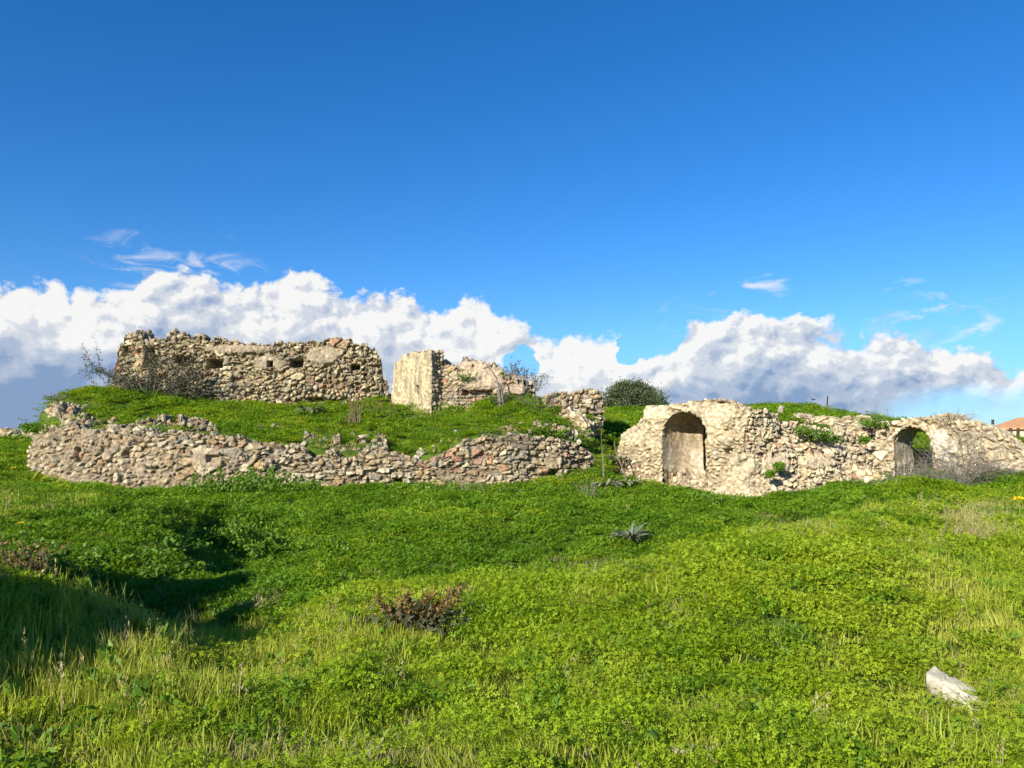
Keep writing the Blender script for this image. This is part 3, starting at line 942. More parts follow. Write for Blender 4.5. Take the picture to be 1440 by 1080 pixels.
# ---- arch walls on the right
def vault_lining(name, line0, line1, arch, depth, parent, open_back, mat, front=0.04, slump=0.0, apse=False):
    """plastered barrel behind an arched opening (and its back wall, unless open)"""
    dvec = (line1 - line0) / np.linalg.norm(line1 - line0)
    inn = np.array((-dvec[1], dvec[0]))
    hw, zs, rise, ac = arch['hw'] + 0.015, arch['zs'], arch['rise'] + 0.015, arch['ac']
    zb = arch['zb']
    prof = []
    for z in np.linspace(zb, zs, 24)[:-1]:
        prof.append((-hw, z))
    for th in np.linspace(math.pi, 0, 44):
        prof.append((hw * math.cos(th), zs + rise * math.sin(th)))
    for z in np.linspace(zs, zb, 24)[1:]:
        prof.append((hw, z))
    prof = np.array(prof)
    nd = 40
    V = []
    for j in range(nd + 1):
        tj = j / nd
        wj = 1.0
        if apse:
            tj = math.sin(tj * math.pi / 2)
            wj = max(0.03, (1 - tj ** 2.2)) ** 0.5
        dd = front + (depth - front) * tj
        for (u, z) in prof:
            u = u * wj
            xy = line0 + dvec * (ac + u) + inn * dd
            V.append((xy[0], xy[1], z))
    V = np.array(V)
    nrm = np.tile(np.stack((-prof[:, 0], zs - prof[:, 1]), 1), (nd + 1, 1))
    nl = np.linalg.norm(nrm, axis=1)[:, None] + 1e-6
    nrm = nrm / nl
    lowp = sst(zb + 1.35 - V[:, 2] + 0.3 * fbm(V, 2.0, 2, 74), 0, 0.3)
    amp = 0.06 * fbm(V, 2.2, 4, 71) + 0.03 * fbm(V, 9.0, 3, 72) + lowp * (0.16 * fbm(V, 5.0, 3, 73) + 0.10)
    V[:, 0] += dvec[0] * nrm[:, 0] * amp
    V[:, 1] += dvec[1] * nrm[:, 0] * amp
    V[:, 2] += nrm[:, 1] * amp
    q0 = V * np.array((1, 1, 1.0))
    hs_ = cells(V / np.array((0.24, 0.24, 0.16)), (0.85, 0.85, 0.6), (0.2, 0.2, 0.16), 301)
    fc_ = sst(hs_[3], 0, 0.05)
    pp_ = PAL['pale']
    stone_c = pp_[(hs_[0] * 7).astype(int) % 7] * (0.8 + 0.3 * hs_[1])[:, None] * (0.55 + 0.45 * fc_)[:, None]
    m1 = sst(fbm(V * np.array((1, 1, 0.6)), 1.3, 5, 305, 0.6), -0.12, 0.16)[:, None]
    m2 = sst(fbm(V * np.array((1, 1, 0.35)), 2.6, 5, 309, 0.6), 0.0, 0.22)[:, None]
    plc = np.array((0.54, 0.485, 0.385)) * m1 + np.array((0.42, 0.33, 0.22)) * (1 - m1)
    plc = plc * (1 - 0.5 * m2) + np.array((0.20, 0.15, 0.10)) * 0.5 * m2
    lc_ = (lowp * (1.0 if apse else 0.35))[:, None]
    scol = stone_c * lc_ + plc * (1 - lc_)
    V[:, 0] += dvec[0] * nrm[:, 0] * lowp * (fc_ - 1) * 0.07
    V[:, 1] += dvec[1] * nrm[:, 0] * lowp * (fc_ - 1) * 0.07
    n = len(prof)
    ids = np.arange((nd + 1) * n).reshape(nd + 1, n)
    fs = np.stack((ids[:-1, :-1], ids[1:, :-1], ids[1:, 1:], ids[:-1, 1:]), -1).reshape(-1, 4)
    o = mesh_obj(name, V, fs, M_WALL, parent, smooth=True, attrs={'stone_col': np.clip(scol, 0.02, 0.85)})
    if not open_back and not apse:
        U = np.linspace(-hw - 0.03, hw + 0.03, 50)
        Zz = np.linspace(zb, zs + rise + 0.03, 80)
        UU, ZZ = np.meshgrid(U, Zz)
        xy = line0[None, None] + dvec * (ac + UU)[..., None] + inn * depth
        pts = np.stack((xy[..., 0], xy[..., 1], ZZ), -1).reshape(-1, 3)
        # a fallen lower part leaves the masonry behind bulging out at the foot
        am = 0.10 * fbm(pts, 2.2, 4, 81) + 0.05 * fbm(pts, 8.0, 3, 82) - slump * sst((zb + 1.2 - pts[:, 2]), 0, 1.0)
        pts[:, :2] += inn * am[:, None]
        ids = np.arange(len(pts)).reshape(UU.shape)
        fs = np.stack((ids[:-1, :-1], ids[:-1, 1:], ids[1:, 1:], ids[1:, :-1]), -1).reshape(-1, 4)
        mesh_obj('back_panel', pts, fs, mat, parent, smooth=True)
    return o


# niche wall
ya = lambda px: a0[1] + (a1[1] - a0[1]) * a_of_px(a0, a1, px) / np.linalg.norm(a1 - a0)
al, ar = a_of_px(a0, a1, 930), a_of_px(a0, a1, 991)
Yc = ya(961)
archA = dict(ac=(al + ar) / 2, hw=(ar - al) / 2, zs=z_of(612, Yc), rise=z_of(579, Yc) - z_of(612, Yc), zb=gz1(*(a0 + (a1 - a0) * 0.5)) - 0.5)
niche = empty('niche_wall', (*((a0 + a1) / 2), gz1(*((a0 + a1) / 2))), 'cream rubble wall with a tall blind arched niche, right of the low wall', 'ruin')
masonry('masonry_face', [a0, a0 + (a1 - a0) * 0.88, plan(1050, 22.62), plan(1072, 22.75), plan(1096, 23.2)], [(860, 650), (866, 632), (873, 612), (887, 600), (898, 590), (904, 580), (908, 573), (920, 571), (940, 566), (960, 562), (985, 558), (1015, 560), (1030, 565), (1044, 572), (1060, 575), (1078, 574), (1096, 582)],
        1.75, niche, 'pale', 0.022, (0.24, 0.12), (0.17, 0.12), 0.2, 0.02, 0.025, arch=archA, seed=81, gap=0.6, plaster=[(1045, 655, 24, 22), (920, 580, 60, 14), (1005, 585, 20, 22)], plaster_col=(0.60, 0.50, 0.34),
        bricks=[(905, 665, 30, 25, 0.12), (1040, 640, 30, 40, 0.14)], holes=[(1022, 636, 7, 6, 0.25), (1018, 565, 14, 3, 0.2)], topjit=0.06, topslope=0.12, rough=0.95)
vault_lining('niche_lining', a0, a1, archA, 1.5, niche, False, M_NICHE, apse=True)

nd_ = (a1 - a0) / np.linalg.norm(a1 - a0)
ni_ = np.array((-nd_[1], nd_[0]))
fl = [a0 + nd_ * (archA['ac'] + k * archA['hw']) + ni_ * dq for k, dq in ((-0.97, 0.32), (-0.4, 0.5), (0.2, 0.62), (0.95, 0.5))]
masonry('rubble_core', fl, [(925, 668), (938, 672), (950, 664), (962, 672), (975, 668), (985, 676), (1000, 672)], 0.5, niche, 'pale', 0.022, rub_bias=0.4, rub=(0.22, 0.15), seed=88, topjit=0.2, bot=0.5, gap=0.4)
# rubble slope between the niche and the far arch
bl = [plan(1040, 22.78), plan(1072, 22.35), plan(1120, 22.5), plan(1185, 23.3), b1 + np.array((0.1, 0.1))]
slope = empty('collapsed_wall', (*bl[1], gz1(*bl[1])), 'collapsed sloping wall of cream rubble between the niche and the small arch', 'ruin')
masonry('masonry_face', bl, [(1038, 690), (1048, 655), (1060, 625), (1072, 598), (1084, 578), (1090, 576), (1118, 577), (1122, 588), (1140, 592), (1160, 596), (1200, 604), (1236, 608), (1250, 612)], 1.9, slope, 'pale', 0.023, (0.36, 0.14), (0.24, 0.16), 0.05, 0.36, 0.03,
        seed=92, gap=0.35, plaster=[(1090, 655, 26, 18), (1150, 650, 30, 12)], plaster_col=(0.58, 0.48, 0.33), bricks=[(1075, 620, 30, 20, 0.3), (1110, 630, 80, 20, 0.12), (1190, 640, 40, 14, 0.12)],
        ledges=[(0.72, 0.28)], holes=[(1090, 640, 6, 4, 0.2), (1160, 634, 6, 3, 0.2), (1210, 640, 5, 3, 0.2)], rough=1.25, topjit=0.14, bot=0.5)
bk = [plan(1112, 26.3), plan(1170, 26.0), plan(1236, 25.9)]
masonry('rear_wall', bk, [(1108, 590), (1120, 580), (1150, 586), (1170, 585), (1190, 586), (1215, 585), (1240, 588)], 0.7, slope, 'pale', 0.024, (0.40, 0.17), (0.22, 0.16), -0.3, 0.0, 0.02, seed=95, topjit=0.07, bot=1.4, rough=0.8,
        holes=[(1163, 611, 5, 3, 0.3)])
ft = [plan(1180, 23.4), plan(1240, 23.2), plan(1262, 23.4)]
masonry('rubble_toe', ft, [(1176, 664), (1186, 655), (1200, 650), (1222, 652), (1234, 660), (1250, 672), (1264, 680)], 1.0, slope, 'pale', 0.024, rub_bias=0.4, rub=(0.3, 0.2), seed=97, topjit=0.14, batter=0.6, bot=0.5)

# far arch
yc_ = lambda px: c0[1] + (c1[1] - c0[1]) * a_of_px(c0, c1, px) / np.linalg.norm(c1 - c0)
al, ar = a_of_px(c0, c1, 1253), a_of_px(c0, c1, 1306)
Yc = yc_(1282)
gC = gz1(*(c0 + cdir * (al + ar) / 2))
archC = dict(ac=(al + ar) / 2, hw=(ar - al) / 2, zs=z_of(624, Yc), rise=z_of(601, Yc) - z_of(624, Yc), zb=gC - 0.6)
archw = empty('arch_wall', (*(c0 + cdir * 2), gz1(*(c0 + cdir * 2))), 'cream rubble wall pierced by a small open arch, behind the grey thorn bush', 'ruin')
masonry('masonry_face', [c0, c1], [(1222, 596), (1236, 590), (1258, 589), (1290, 584), (1330, 583), (1345, 588), (1368, 592), (1378, 600), (1392, 604), (1404, 614), (1420, 622), (1440, 628), (1470, 640)], 1.5, archw, 'pale', 0.022, (0.32, 0.13), (0.18, 0.13), 0.0, 0.0, 0.02,
        arch=archC, arch_back=True, seed=103, gap=0.5, plaster=[(1320, 625, 20, 34), (1345, 640, 22, 24)], plaster_col=(0.62, 0.55, 0.43), topjit=0.08, holes=[(1240, 612, 6, 4, 0.3), (1232, 618, 5, 3, 0.3), (1370, 628, 10, 3, 0.2)], topslope=0.05, bot=0.6)
vault_lining('arch_lining', c0, c1, archC, 1.46, archw, True, M_NICHE)
rt = [c1 + np.array((-0.9, 0.6)), plan(1420, 23.2), plan(1475, 22.6)]
masonry('rubble_core', rt, [(1380, 604), (1400, 612), (1420, 622), (1440, 627), (1480, 634)], 1.0, archw, 'pale', 0.024, rub_bias=0.4, rub=(0.24, 0.18), seed=107, topjit=0.14, batter=0.3, bot=0.6)

# ---- dry stone wall far left
fw = [plan(-90, 33.5), plan(0, 33), plan(62, 32.6)]
farw = empty('dry_stone_wall', (*fw[1], gz1(*fw[1])), 'low dark dry stone wall behind the left end of the ruin', 'wall')
masonry('masonry_face', fw, [(-95, 607), (0, 606), (28, 604), (33, 598), (50, 595), (64, 597)], 0.6, farw, 'brown', 0.04, (0.3, 0.2), (0.26, 0.2), 0.3, 0.0, 0.0, seed=111, topjit=0.16)

# ------------------------------------------------------------------ small builders
def tubes(paths, sides=5):
    V, Fq = [], []
    for pts, rad in paths:
        pts = np.asarray(pts, float)
        n = len(pts)
        tg = np.gradient(pts, axis=0)
        tg /= np.linalg.norm(tg, axis=1)[:, None] + 1e-9
        ref = np.array((0.31, 0.17, 0.93))
        if abs(np.dot(tg[0], ref)) > 0.9:
            ref = np.array((0.9, 0.3, 0.1))
        u = np.cross(tg, ref)
        u /= np.linalg.norm(u, axis=1)[:, None] + 1e-9
        w = np.cross(tg, u)
        b0 = len(V)
        for i in range(n):
            for k in range(sides):
                th = 2 * math.pi * k / sides
                V.append(pts[i] + rad[i] * (math.cos(th) * u[i] + math.sin(th) * w[i]))
        for i in range(n - 1):
            for k in range(sides):
                k2 = (k + 1) % sides
                Fq.append((b0 + i * sides + k, b0 + i * sides + k2, b0 + (i + 1) * sides + k2, b0 + (i + 1) * sides + k))
        Fq.append(tuple(b0 + (n - 1) * sides + k for k in range(sides)))
    return V, Fq


def unit(a):
    return a / (np.linalg.norm(a, axis=-1, keepdims=True) + 1e-9)


def leaves(C, D, L, Wd, fold=0.15, r=rng):
    """kite shaped leaves with a slight fold: arrays of base points, directions, lengths, widths"""
    n = len(C)
    D = unit(D)
    R = unit(r.normal(size=(n, 3)))
    S = unit(np.cross(D, R))
    N = np.cross(S, D)
    L = np.asarray(L).reshape(-1, 1) * np.ones((n, 1))
    Wd = np.asarray(Wd).reshape(-1, 1) * np.ones((n, 1))
    v0 = C
    v1 = C + D * L * 0.55 + S * Wd * 0.5 + N * L * fold
    v2 = C + D * L
    v3 = C + D * L * 0.55 - S * Wd * 0.5 + N * L * fold
    V = np.stack((v0, v1, v2, v3), 1).reshape(-1, 3)
    Fq = np.arange(4 * n).reshape(n, 4)
    return V, Fq, np.repeat(r.random(n), 4)


def wander(p0, d0, length, n, bend=0.25, droop=0.0, r=rng):
    pts = [np.array(p0, float)]
    d = unit(np.array(d0, float))
    for i in range(n):
        d = unit(d + r.normal(size=3) * bend + np.array((0, 0, -droop)))
        pts.append(pts[-1] + d * length / n)
    return np.array(pts)


def taper(n, r0, r1):
    return np.linspace(r0, r1, n)


def shrub(name, label, cat, base, w, h, leafmat, nst=14, nleaf=500, lsize=0.05, lw=0.45, twigmat=None, spread=1.0, bend=0.22, droop=0.03, rad=0.012, sub=3, group=None, leafdir=0.6, seed=1, part='foliage', low=0.25):
    r = np.random.default_rng(seed)
    t = empty(name, base, label, cat, group)
    paths = []
    tips = []
    for i in range(nst):
        a = r.random() * 2 * math.pi
        q = math.sqrt(r.random())
        d = np.array((math.cos(a) * q * w / 2 * spread, math.sin(a) * q * w / 2 * spread, h * (0.6 + 0.4 * r.random())))
        ln = np.linalg.norm(d)
        st = np.array(base) + np.array((math.cos(a), math.sin(a), 0)) * q * w * 0.12 - np.array((0, 0, 0.05))
        pts = wander(st, d, ln, 7, bend * 0.6, droop, r)
        paths.append((pts, taper(8, rad, rad * 0.35)))
        tips += list(pts[max(1, int(8 * low)):])
        for k in range(sub):
            j = r.integers(2, 7)
            dd = unit(pts[min(7, j + 1)] - pts[j - 1]) + r.normal(size=3) * 0.6
            sp = wander(pts[j], dd, ln * (0.2 + 0.25 * r.random()), 4, bend, droop, r)
            paths.append((sp, taper(5, rad * 0.55, rad * 0.25)))
            tips += list(sp[1:])
    V, Fq = tubes(paths, 4)
    mesh_obj('branches', V, Fq, twigmat or M_TWIG, t)
    if nleaf:
        tips = np.array(tips)
        i = r.integers(0, len(tips), nleaf)
        C = tips[i] + r.normal(size=(nleaf, 3)) * lsize * 0.6
        D = r.normal(size=(nleaf, 3)) + np.array((0, 0, leafdir))
        V, Fq, var = leaves(C, D, lsize * (0.6 + 0.8 * r.random(nleaf)), lsize * lw * (0.7 + 0.6 * r.random(nleaf)), r=r)
        mesh_obj(part, V, Fq, leafmat, t, attrs={'var': var})
    return t


import bmesh
_bm = bmesh.new()
bmesh.ops.create_icosphere(_bm, subdivisions=4, radius=1.0)
ICO_V = np.array([v.co[:] for v in _bm.verts])
ICO_F = np.array([[v.index for v in f.verts] for f in _bm.faces])
_bm.free()


def rock_shape(size, rot, seed, cuts=9):
    r = np.random.default_rng(seed)
    V = ICO_V.copy()
    for i in range(cuts):
        n = unit(r.normal(size=3) * np.array((1, 1, 0.8)))
        dcut = 0.35 + 0.35 * r.random()
        over = np.maximum(V @ n - dcut, 0)
        V = V - over[:, None] * n * 0.92
    V = V * (1 + 0.28 * fbm(V + seed * 3.1, 1.3, 4, seed)[:, None] + 0.10 * fbm(V + seed, 6.0, 3, seed + 1)[:, None])
    V = V * np.array(size) * 0.62
    cz, szn = math.cos(rot), math.sin(rot)
    return np.stack((V[:, 0] * cz - V[:, 1] * szn, V[:, 0] * szn + V[:, 1] * cz, V[:, 2]), 1)


def rock(name, label, p, size, rot, seed, mat=None, group=None, sink=0.25, tilt=None, smooth=False):
    V = rock_shape(size, rot, seed)
    if tilt is not None:
        V[:, 2] += V[:, 0] * tilt[0] + V[:, 1] * tilt[1]
    o = mesh_obj(name, V, ICO_F, mat or M_ROCK, None, smooth)
    o.location = (p[0], p[1], p[2] + size[2] * (0.5 - sink))
    return tag(o, label, 'stone', group, 'thing')


def slope_at(x, y, e=0.25):
    return ((gz1(x + e, y) - gz1(x - e, y)) / (2 * e), (gz1(x, y + e) - gz1(x, y - e)) / (2 * e))


# ------------------------------------------------------------------ loose stones
p = on_ground(1346, 990, 3.0, 8)


def broken_slab(name, label, p, length, width, thick, rot, tilt, seed):
    ns, nt = 46, 26
    S, T = np.meshgrid(np.linspace(0, 1, ns), np.linspace(-1, 1, nt))
    prof_s = np.array([0, 0.05, 0.16, 0.34, 0.40, 0.62, 0.80, 0.93, 1.0])
    left = np.array([0.12, 0.34, 0.46, 0.55, 0.50, 0.62, 0.55, 0.36, 0.10])
    right = np.array([0.10, 0.30, 0.30, 0.34, 0.50, 0.55, 0.58, 0.50, 0.22])
    wl, wr = np.interp(S, prof_s, left), np.interp(S, prof_s, right)
    U = (S - 0.5) * length
    Vv = np.where(T < 0, T * wr, T * wl) * width
    q = np.stack((U, Vv, U * 0), -1).reshape(-1, 3) * 9 + seed
    jag = fbm(q, 1.0, 3, seed).reshape(S.shape)
    Vv = Vv + jag * 0.05 * np.abs(T)
    U = U + fbm(q + 9, 1.0, 3, seed + 3).reshape(S.shape) * 0.05
    edge = np.minimum(1 - np.abs(T), np.minimum(S, 1 - S) * 4)
    h_, _a, _b, ed = cells(q * np.array((0.55, 0.9, 1)), (0.9, 0.9, 0.0), (0.1, 0.1, 0.1), seed)
    Z = thick * sst(edge, 0.0, 0.05) + (0.022 * (h_ - 0.5) + 0.022 * fbm(q, 2.0, 4, seed + 5) - 0.012 * (1 - sst(ed, 0, 0.012))).reshape(S.shape) + 0.02 * jag
    top = np.stack((U, Vv, Z), -1).reshape(-1, 3)
    bot = np.stack((U, Vv, np.full_like(U, -0.06)), -1).reshape(-1, 3)
    V = np.concatenate((top, bot))
    V[:, 2] += V[:, 0] * tilt[0] + V[:, 1] * tilt[1]
    c, sn = math.cos(rot), math.sin(rot)
    V = np.stack((V[:, 0] * c - V[:, 1] * sn, V[:, 0] * sn + V[:, 1] * c, V[:, 2]), 1)
    ids = np.arange(ns * nt).reshape(nt, ns)
    f = np.stack((ids[:-1, :-1], ids[:-1, 1:], ids[1:, 1:], ids[1:, :-1]), -1).reshape(-1, 4)
    n = ns * nt
    rim = list(ids[0]) + list(ids[1:, -1]) + list(ids[-1, -2::-1]) + list(ids[-2:0:-1, 0])
    rim = np.array(rim)
    r2 = np.roll(rim, -1)
    side = np.stack((rim, rim + n, r2 + n, r2), -1)
    o = mesh_obj(name, V, np.concatenate((f, f[:, ::-1] + n, side)), M_ROCK, None)
    o.location = tuple(map(float, p))
    return tag(o, label, 'stone', None, 'thing')


broken_slab('stone', 'flat cream slab of stone lying alone in the near grass', p + np.array((0, 0, 0.055)), 0.33, 0.175, 0.04, math.radians(-62), (-0.42, 0.05), 4)
p = on_ground(962, 1064, 3.0, 6)
rock('stone', 'small buried cream stone at the bottom edge of the grass', p, (0.16, 0.10, 0.06), 0.3, 8, sink=0.2)
for i, (px, py, w, lab) in enumerate([(1212, 704, 46, 'long bare pale stone on the crest of the grassy hump'), (1182, 702, 14, 'little pale stone left of the long bare stone on the hump'), (1257, 686, 22, 'flat white stone in the grass before the grey thorn bush'),
                                      (1005, 689, 0, ''), (403, 707, 14, 'small pale stone in the hollow under the low wall')]):
    if not w:
        continue
    p = on_ground(px, py, 8, 40)
    wm = w / FPX * p[1]
    rock('stone', lab, p, (wm, wm * 0.7, wm * 0.16 + 0.05), 0.2 * i, 20 + i, M_ROCKM, sink=0.22, tilt=slope_at(p[0], p[1]))
# stones lying on the mound: (px, py, width px, height px)
spots = [(595, 636, 16, 12, 'white stone'), (612, 630, 14, 10, 'white stone'), (622, 619, 12, 8, 'cream stone'), (585, 646, 10, 9, 'round white stone'),
         (640, 606, 8, 6, 'white stone'), (735, 596, 11, 6, 'white stone'), (770, 594, 12, 6, 'white stone'), (790, 605, 20, 13, 'large cream stone'), (808, 611, 16, 14, 'large white stone'),
         (813, 624, 14, 12, 'rounded white stone'), (745, 608, 8, 8, 'white stone'), (719, 600, 10, 5, 'white stone'), (430, 611, 16, 14, 'cream stone'), (427, 625, 10, 9, 'white stone'),
         (457, 619, 14, 12, 'tilted cream stone'), (497, 610, 14, 11, 'pink stone block'), (518, 613, 13, 9, 'cream stone'), (508, 603, 5, 4, 'white stone'), (235, 592, 9, 6, 'white stone'), (157, 607, 7, 6, 'white stone'),
         (193, 609, 8, 6, 'white stone'), (103, 567, 6, 4, 'white stone'), (146, 607, 22, 8, 'brown flat stone'), (326, 622, 28, 9, 'long flat cream slab'), (352, 622, 26, 8, 'long flat grey slab'),
         (536, 626, 26, 16, 'big cream block'), (533, 618, 18, 8, 'cream block'), (1098, 575, 12, 9, 'round cream stone')]
where = {0: 'in the mound grass above the low wall', 1: 'on the crest of the low wall'}
for i, (px, py, w, h, what) in enumerate(spots):
    Y = 24.9 + (0.4 if py < 600 else 0)
    p = on_ground(px, py + h * 0.4, 23, 40)
    if p[1] > 29 or p[1] < 23.6 or px > 1000:
        p = P(px, py + h * 0.4, 24.4)
    wm = w / FPX * p[1]
    hm = max(0.10, h / FPX * p[1])
    rock('stone', '%s lying %s' % (what, where[1 if 320 < px < 560 and py > 615 else 0]), p, (wm * 0.95, wm * 0.7, hm * 0.95), rng.random() * 3, 40 + i, M_ROCKD if 'brown' in what or 'grey' in what else (M_ROCK if 'white' in what else M_ROCKM),
         'loose stones along the top of the low wall', sink=0.12)
# stones perched on the upper wall
for i, (px, py, w, h, lab) in enumerate([(243, 471, 13, 10, 'squarish stone perched on the upper wall, left of two others'), (256, 470, 15, 9, 'rounded grey stone perched on the upper wall beside a squarish one'),
                                         (282, 473, 16, 7, 'wedge of stone lying on the upper wall near the perched pair')]):
    p = P(px, py + h * 0.5, 30.25)
    rock('stone', lab, p, (w / FPX * 31, 0.35, h / FPX * 34), 0.3 * i, 90 + i, M_ROCKD, None, sink=0.2)
# ------------------------------------------------------------------ trees and plants
def round_tree():
    r = np.random.default_rng(5)
    Y = 44.0
    b = P(892, 584, Y)
    b[2] = gz1(b[0], Y) - 0.1
    t = empty('bushy_tree', b, 'round dense dark olive-green tree on the skyline behind the niche wall', 'tree')
    w = 94 / FPX * Y
    h = P(0, 537, Y)[2] - b[2]
    paths = [(np.array([b, b + (0.05, 0, 0.3), b + (0.1, 0, 0.7)]), (0.16, 0.13, 0.1))]
    for i in range(9):
        a = i * 0.7
        paths.append((wander(b + np.array((0.05, 0, 0.35)), (math.cos(a) * w * 0.4, math.sin(a) * w * 0.4, h * 0.6), h * 0.8, 5, 0.15, 0, r), taper(6, 0.07, 0.015)))
    V, Fq = tubes(paths, 6)
    mesh_obj('trunk', V, Fq, M_WOOD, t, smooth=True)
    cs = []
    for i in range(120):
        th = r.random() * 2 * math.pi
        zz = r.random() ** 0.8
        rr = (0.35 + 0.65 * math.sqrt(r.random())) * math.sqrt(max(0.02, 1 - zz ** 2.2)) * (0.86 + 0.26 * r.random())
        skew = 1.0
        cs.append((b[0] + rr * math.cos(th) * w / 2 * skew - 0.15 * (zz - 0.4), b[1] + rr * math.sin(th) * w / 2, b[2] + 0.12 + zz * (h - 0.3)))
    cs = np.array(cs)
    n = 23000
    i = r.integers(0, len(cs), n)
    off = r.normal(size=(n, 3)) * np.array((0.19, 0.19, 0.15)) * (0.6 + 0.8 * ihash(i, i + 5))[:, None]
    C = cs[i] + off
    D = off * 3 + r.normal(size=(n, 3)) * 0.5 + np.array((0, 0, 0.35))
    V, Fq, var = leaves(C, D, 0.10 + 0.07 * r.random(n), 0.04 + 0.03 * r.random(n), r=r)
    mesh_obj('crown', V, Fq, M_OLIVE, t, attrs={'var': np.clip(var * 0.7 + 0.3 * np.repeat(ihash(i, i), 4), 0, 1)})


round_tree()


def ground_pt(px, py, y0, y1, lift=0.0):
    p = on_ground(px, py, y0, y1)
    return p + np.array((0, 0, lift))


def at_depth(px, Y):
    x = (px - 720) / FPX * Y
    return np.array((x, Y, gz1(x, Y)))


# scrub in front of the upper wall
p = at_depth(212, 29.0)
shrub('scrub_bush', 'olive-brown scrub bush growing against the left part of the upper wall', 'bush', p, 3.4, 1.75, M_SHRUB, 28, 4200, 0.08, 0.5, sub=5, rad=0.016, seed=31, low=0.1)
p = at_depth(162, 28.9)
shrub('scrub_bush', 'sparse dark scrub with long sprays reaching left past the wall end', 'bush', p, 2.2, 1.35, M_SHRUB, 12, 1100, 0.085, 0.45, sub=3, rad=0.014, seed=33, low=0.35, spread=1.5)
p = at_depth(258, 28.9)
shrub('scrub_bush', 'low olive-brown scrub right of the bigger scrub bush', 'bush', p, 1.4, 0.9, M_SHRUB, 12, 620, 0.07, 0.5, seed=34)
p = P(78, 566, 26.9)
shrub('dry_bush', 'pale dry twiggy bush on the left corner of the mound', 'bush', p, 0.9, 0.5, M_SHRUB, 40, 60, 0.04, sub=3, rad=0.006, seed=35)
p = P(60, 596, 26.4)
shrub('dry_bush', 'tiny dry tuft on the left face of the ruin', 'bush', p, 0.4, 0.3, M_SHRUB, 16, 30, 0.04, sub=2, rad=0.006, seed=36)
shrub('leafy_bush', 'green weeds covering the sloping left shoulder of the low ruin', 'bush', P(52, 606, 26.0), 0.8, 0.32, M_BUSH, 40, 1800, 0.06, 0.8, M_BUSH, sub=3, rad=0.005, seed=38, low=0.05, spread=1.3)
# leafy clump at the foot of the low wall
for i, (px, Y, w, h, lab) in enumerate([(350, 22.7, 1.9, 0.75, 'tall rounded green bush against the foot of the low wall'), (418, 22.9, 1.6, 0.42, 'low green bush right of the tall one at the wall foot'),
                                        (300, 22.6, 1.5, 0.40, 'low green bush left of the tall one at the wall foot'), (600, 22.9, 2.0, 0.30, 'dark green weeds along the middle of the low wall foot'),
                                        (1000, 22.3, 1.0, 0.22, 'green weeds at the foot of the arched niche')]):
    p = at_depth(px, Y)
    shrub('leafy_bush', lab, 'bush', p, w, h, M_BUSH, 40, 2600 if i == 0 else 1500, 0.075, 0.8, twigmat=M_BUSH, sub=4, rad=0.006, seed=50 + i, low=0.1, leafdir=1.0, spread=1.35)
p = P(347, 648, 23.2)
shrub('wall_plant', 'grey-green sprig growing out of the low wall above the tall bush', 'plant', p, 0.35, 0.45, M_SHRUB, 8, 130, 0.06, seed=57)
# grey thorn bushes by the arch
p = at_depth(1338, 20.9)
shrub('thorn_bush', 'big leafless grey thorn bush in front of the small arch', 'bush', p + np.array((0, 0, 0.05)), 1.9, 1.5, M_SHRUB, 85, 420, 0.045, sub=6, rad=0.008, bend=0.4, droop=0.04, seed=61, spread=1.4)
p = at_depth(1268, 21.6)
shrub('thorn_bush', 'grey-green thorn bush left of the big leafless one', 'bush', p, 1.4, 0.75, M_SHRUB, 46, 800, 0.04, sub=6, rad=0.007, bend=0.4, droop=0.04, seed=62, spread=1.3)
p = at_depth(1398, 21.2)
shrub('thorn_bush', 'low grey thorn bush by the right end of the arch wall', 'bush', p, 1.8, 0.85, M_SHRUB, 60, 500, 0.04, sub=5, rad=0.007, bend=0.4, seed=63, spread=1.4)
p = at_depth(1350, 20.4)
shrub('dry_bush', 'spreading dry twigs trailing right of the big thorn bush', 'bush', p, 1.0, 0.3, M_SHRUB, 26, 60, 0.04, sub=4, rad=0.006, bend=0.4, seed=64, spread=1.4)
# dry bramble at the foot of the low wall
p = at_depth(688, 23.0)
shrub('dry_bush', 'dry brown bramble at the foot of the low wall, right part', 'bush', p, 1.8, 0.35, M_RUST, 40, 200, 0.04, sub=4, rad=0.006, bend=0.4, seed=66, spread=1.3)
p = P(712, 617, 24.3)
shrub('dry_bush', 'straw-coloured tuft hanging over the top of the low wall', 'bush', p, 1.0, 0.45, M_DRY, 40, 200, 0.08, 0.15, sub=2, rad=0.006, bend=0.3, droop=0.15, seed=67, spread=1.6)
# plants on top of the vault remnant
for i, (px, py, h, w, lab) in enumerate([(722, 532, 0.95, 0.5, 'tall thin twiggy shrub on top of the vault remnant'), (738, 534, 0.6, 0.7, 'bushy scrub on the right shoulder of the vault remnant'), (754, 548, 0.75, 0.7, 'sparse twigs at the right end of the vault remnant')]):
    shrub('scrub_bush', lab, 'bush', P(px, py, 29.3), w, h, M_SHRUB, 10, 170, 0.07, sub=3, rad=0.012, seed=70 + i)
for i, (px, py, lab) in enumerate([(658, 530, 'green tuft in a hollow of the vault remnant'), (703, 527, 'green cushion in a notch at the top of the vault remnant')]):
    shrub('wall_plant', lab, 'plant', P(px, py + 3, 28.55 + 0.25 * i), 0.5, 0.22, M_BUSH, 14, 420, 0.05, 0.8, M_BUSH, rad=0.005, seed=75 + i, spread=1.3)
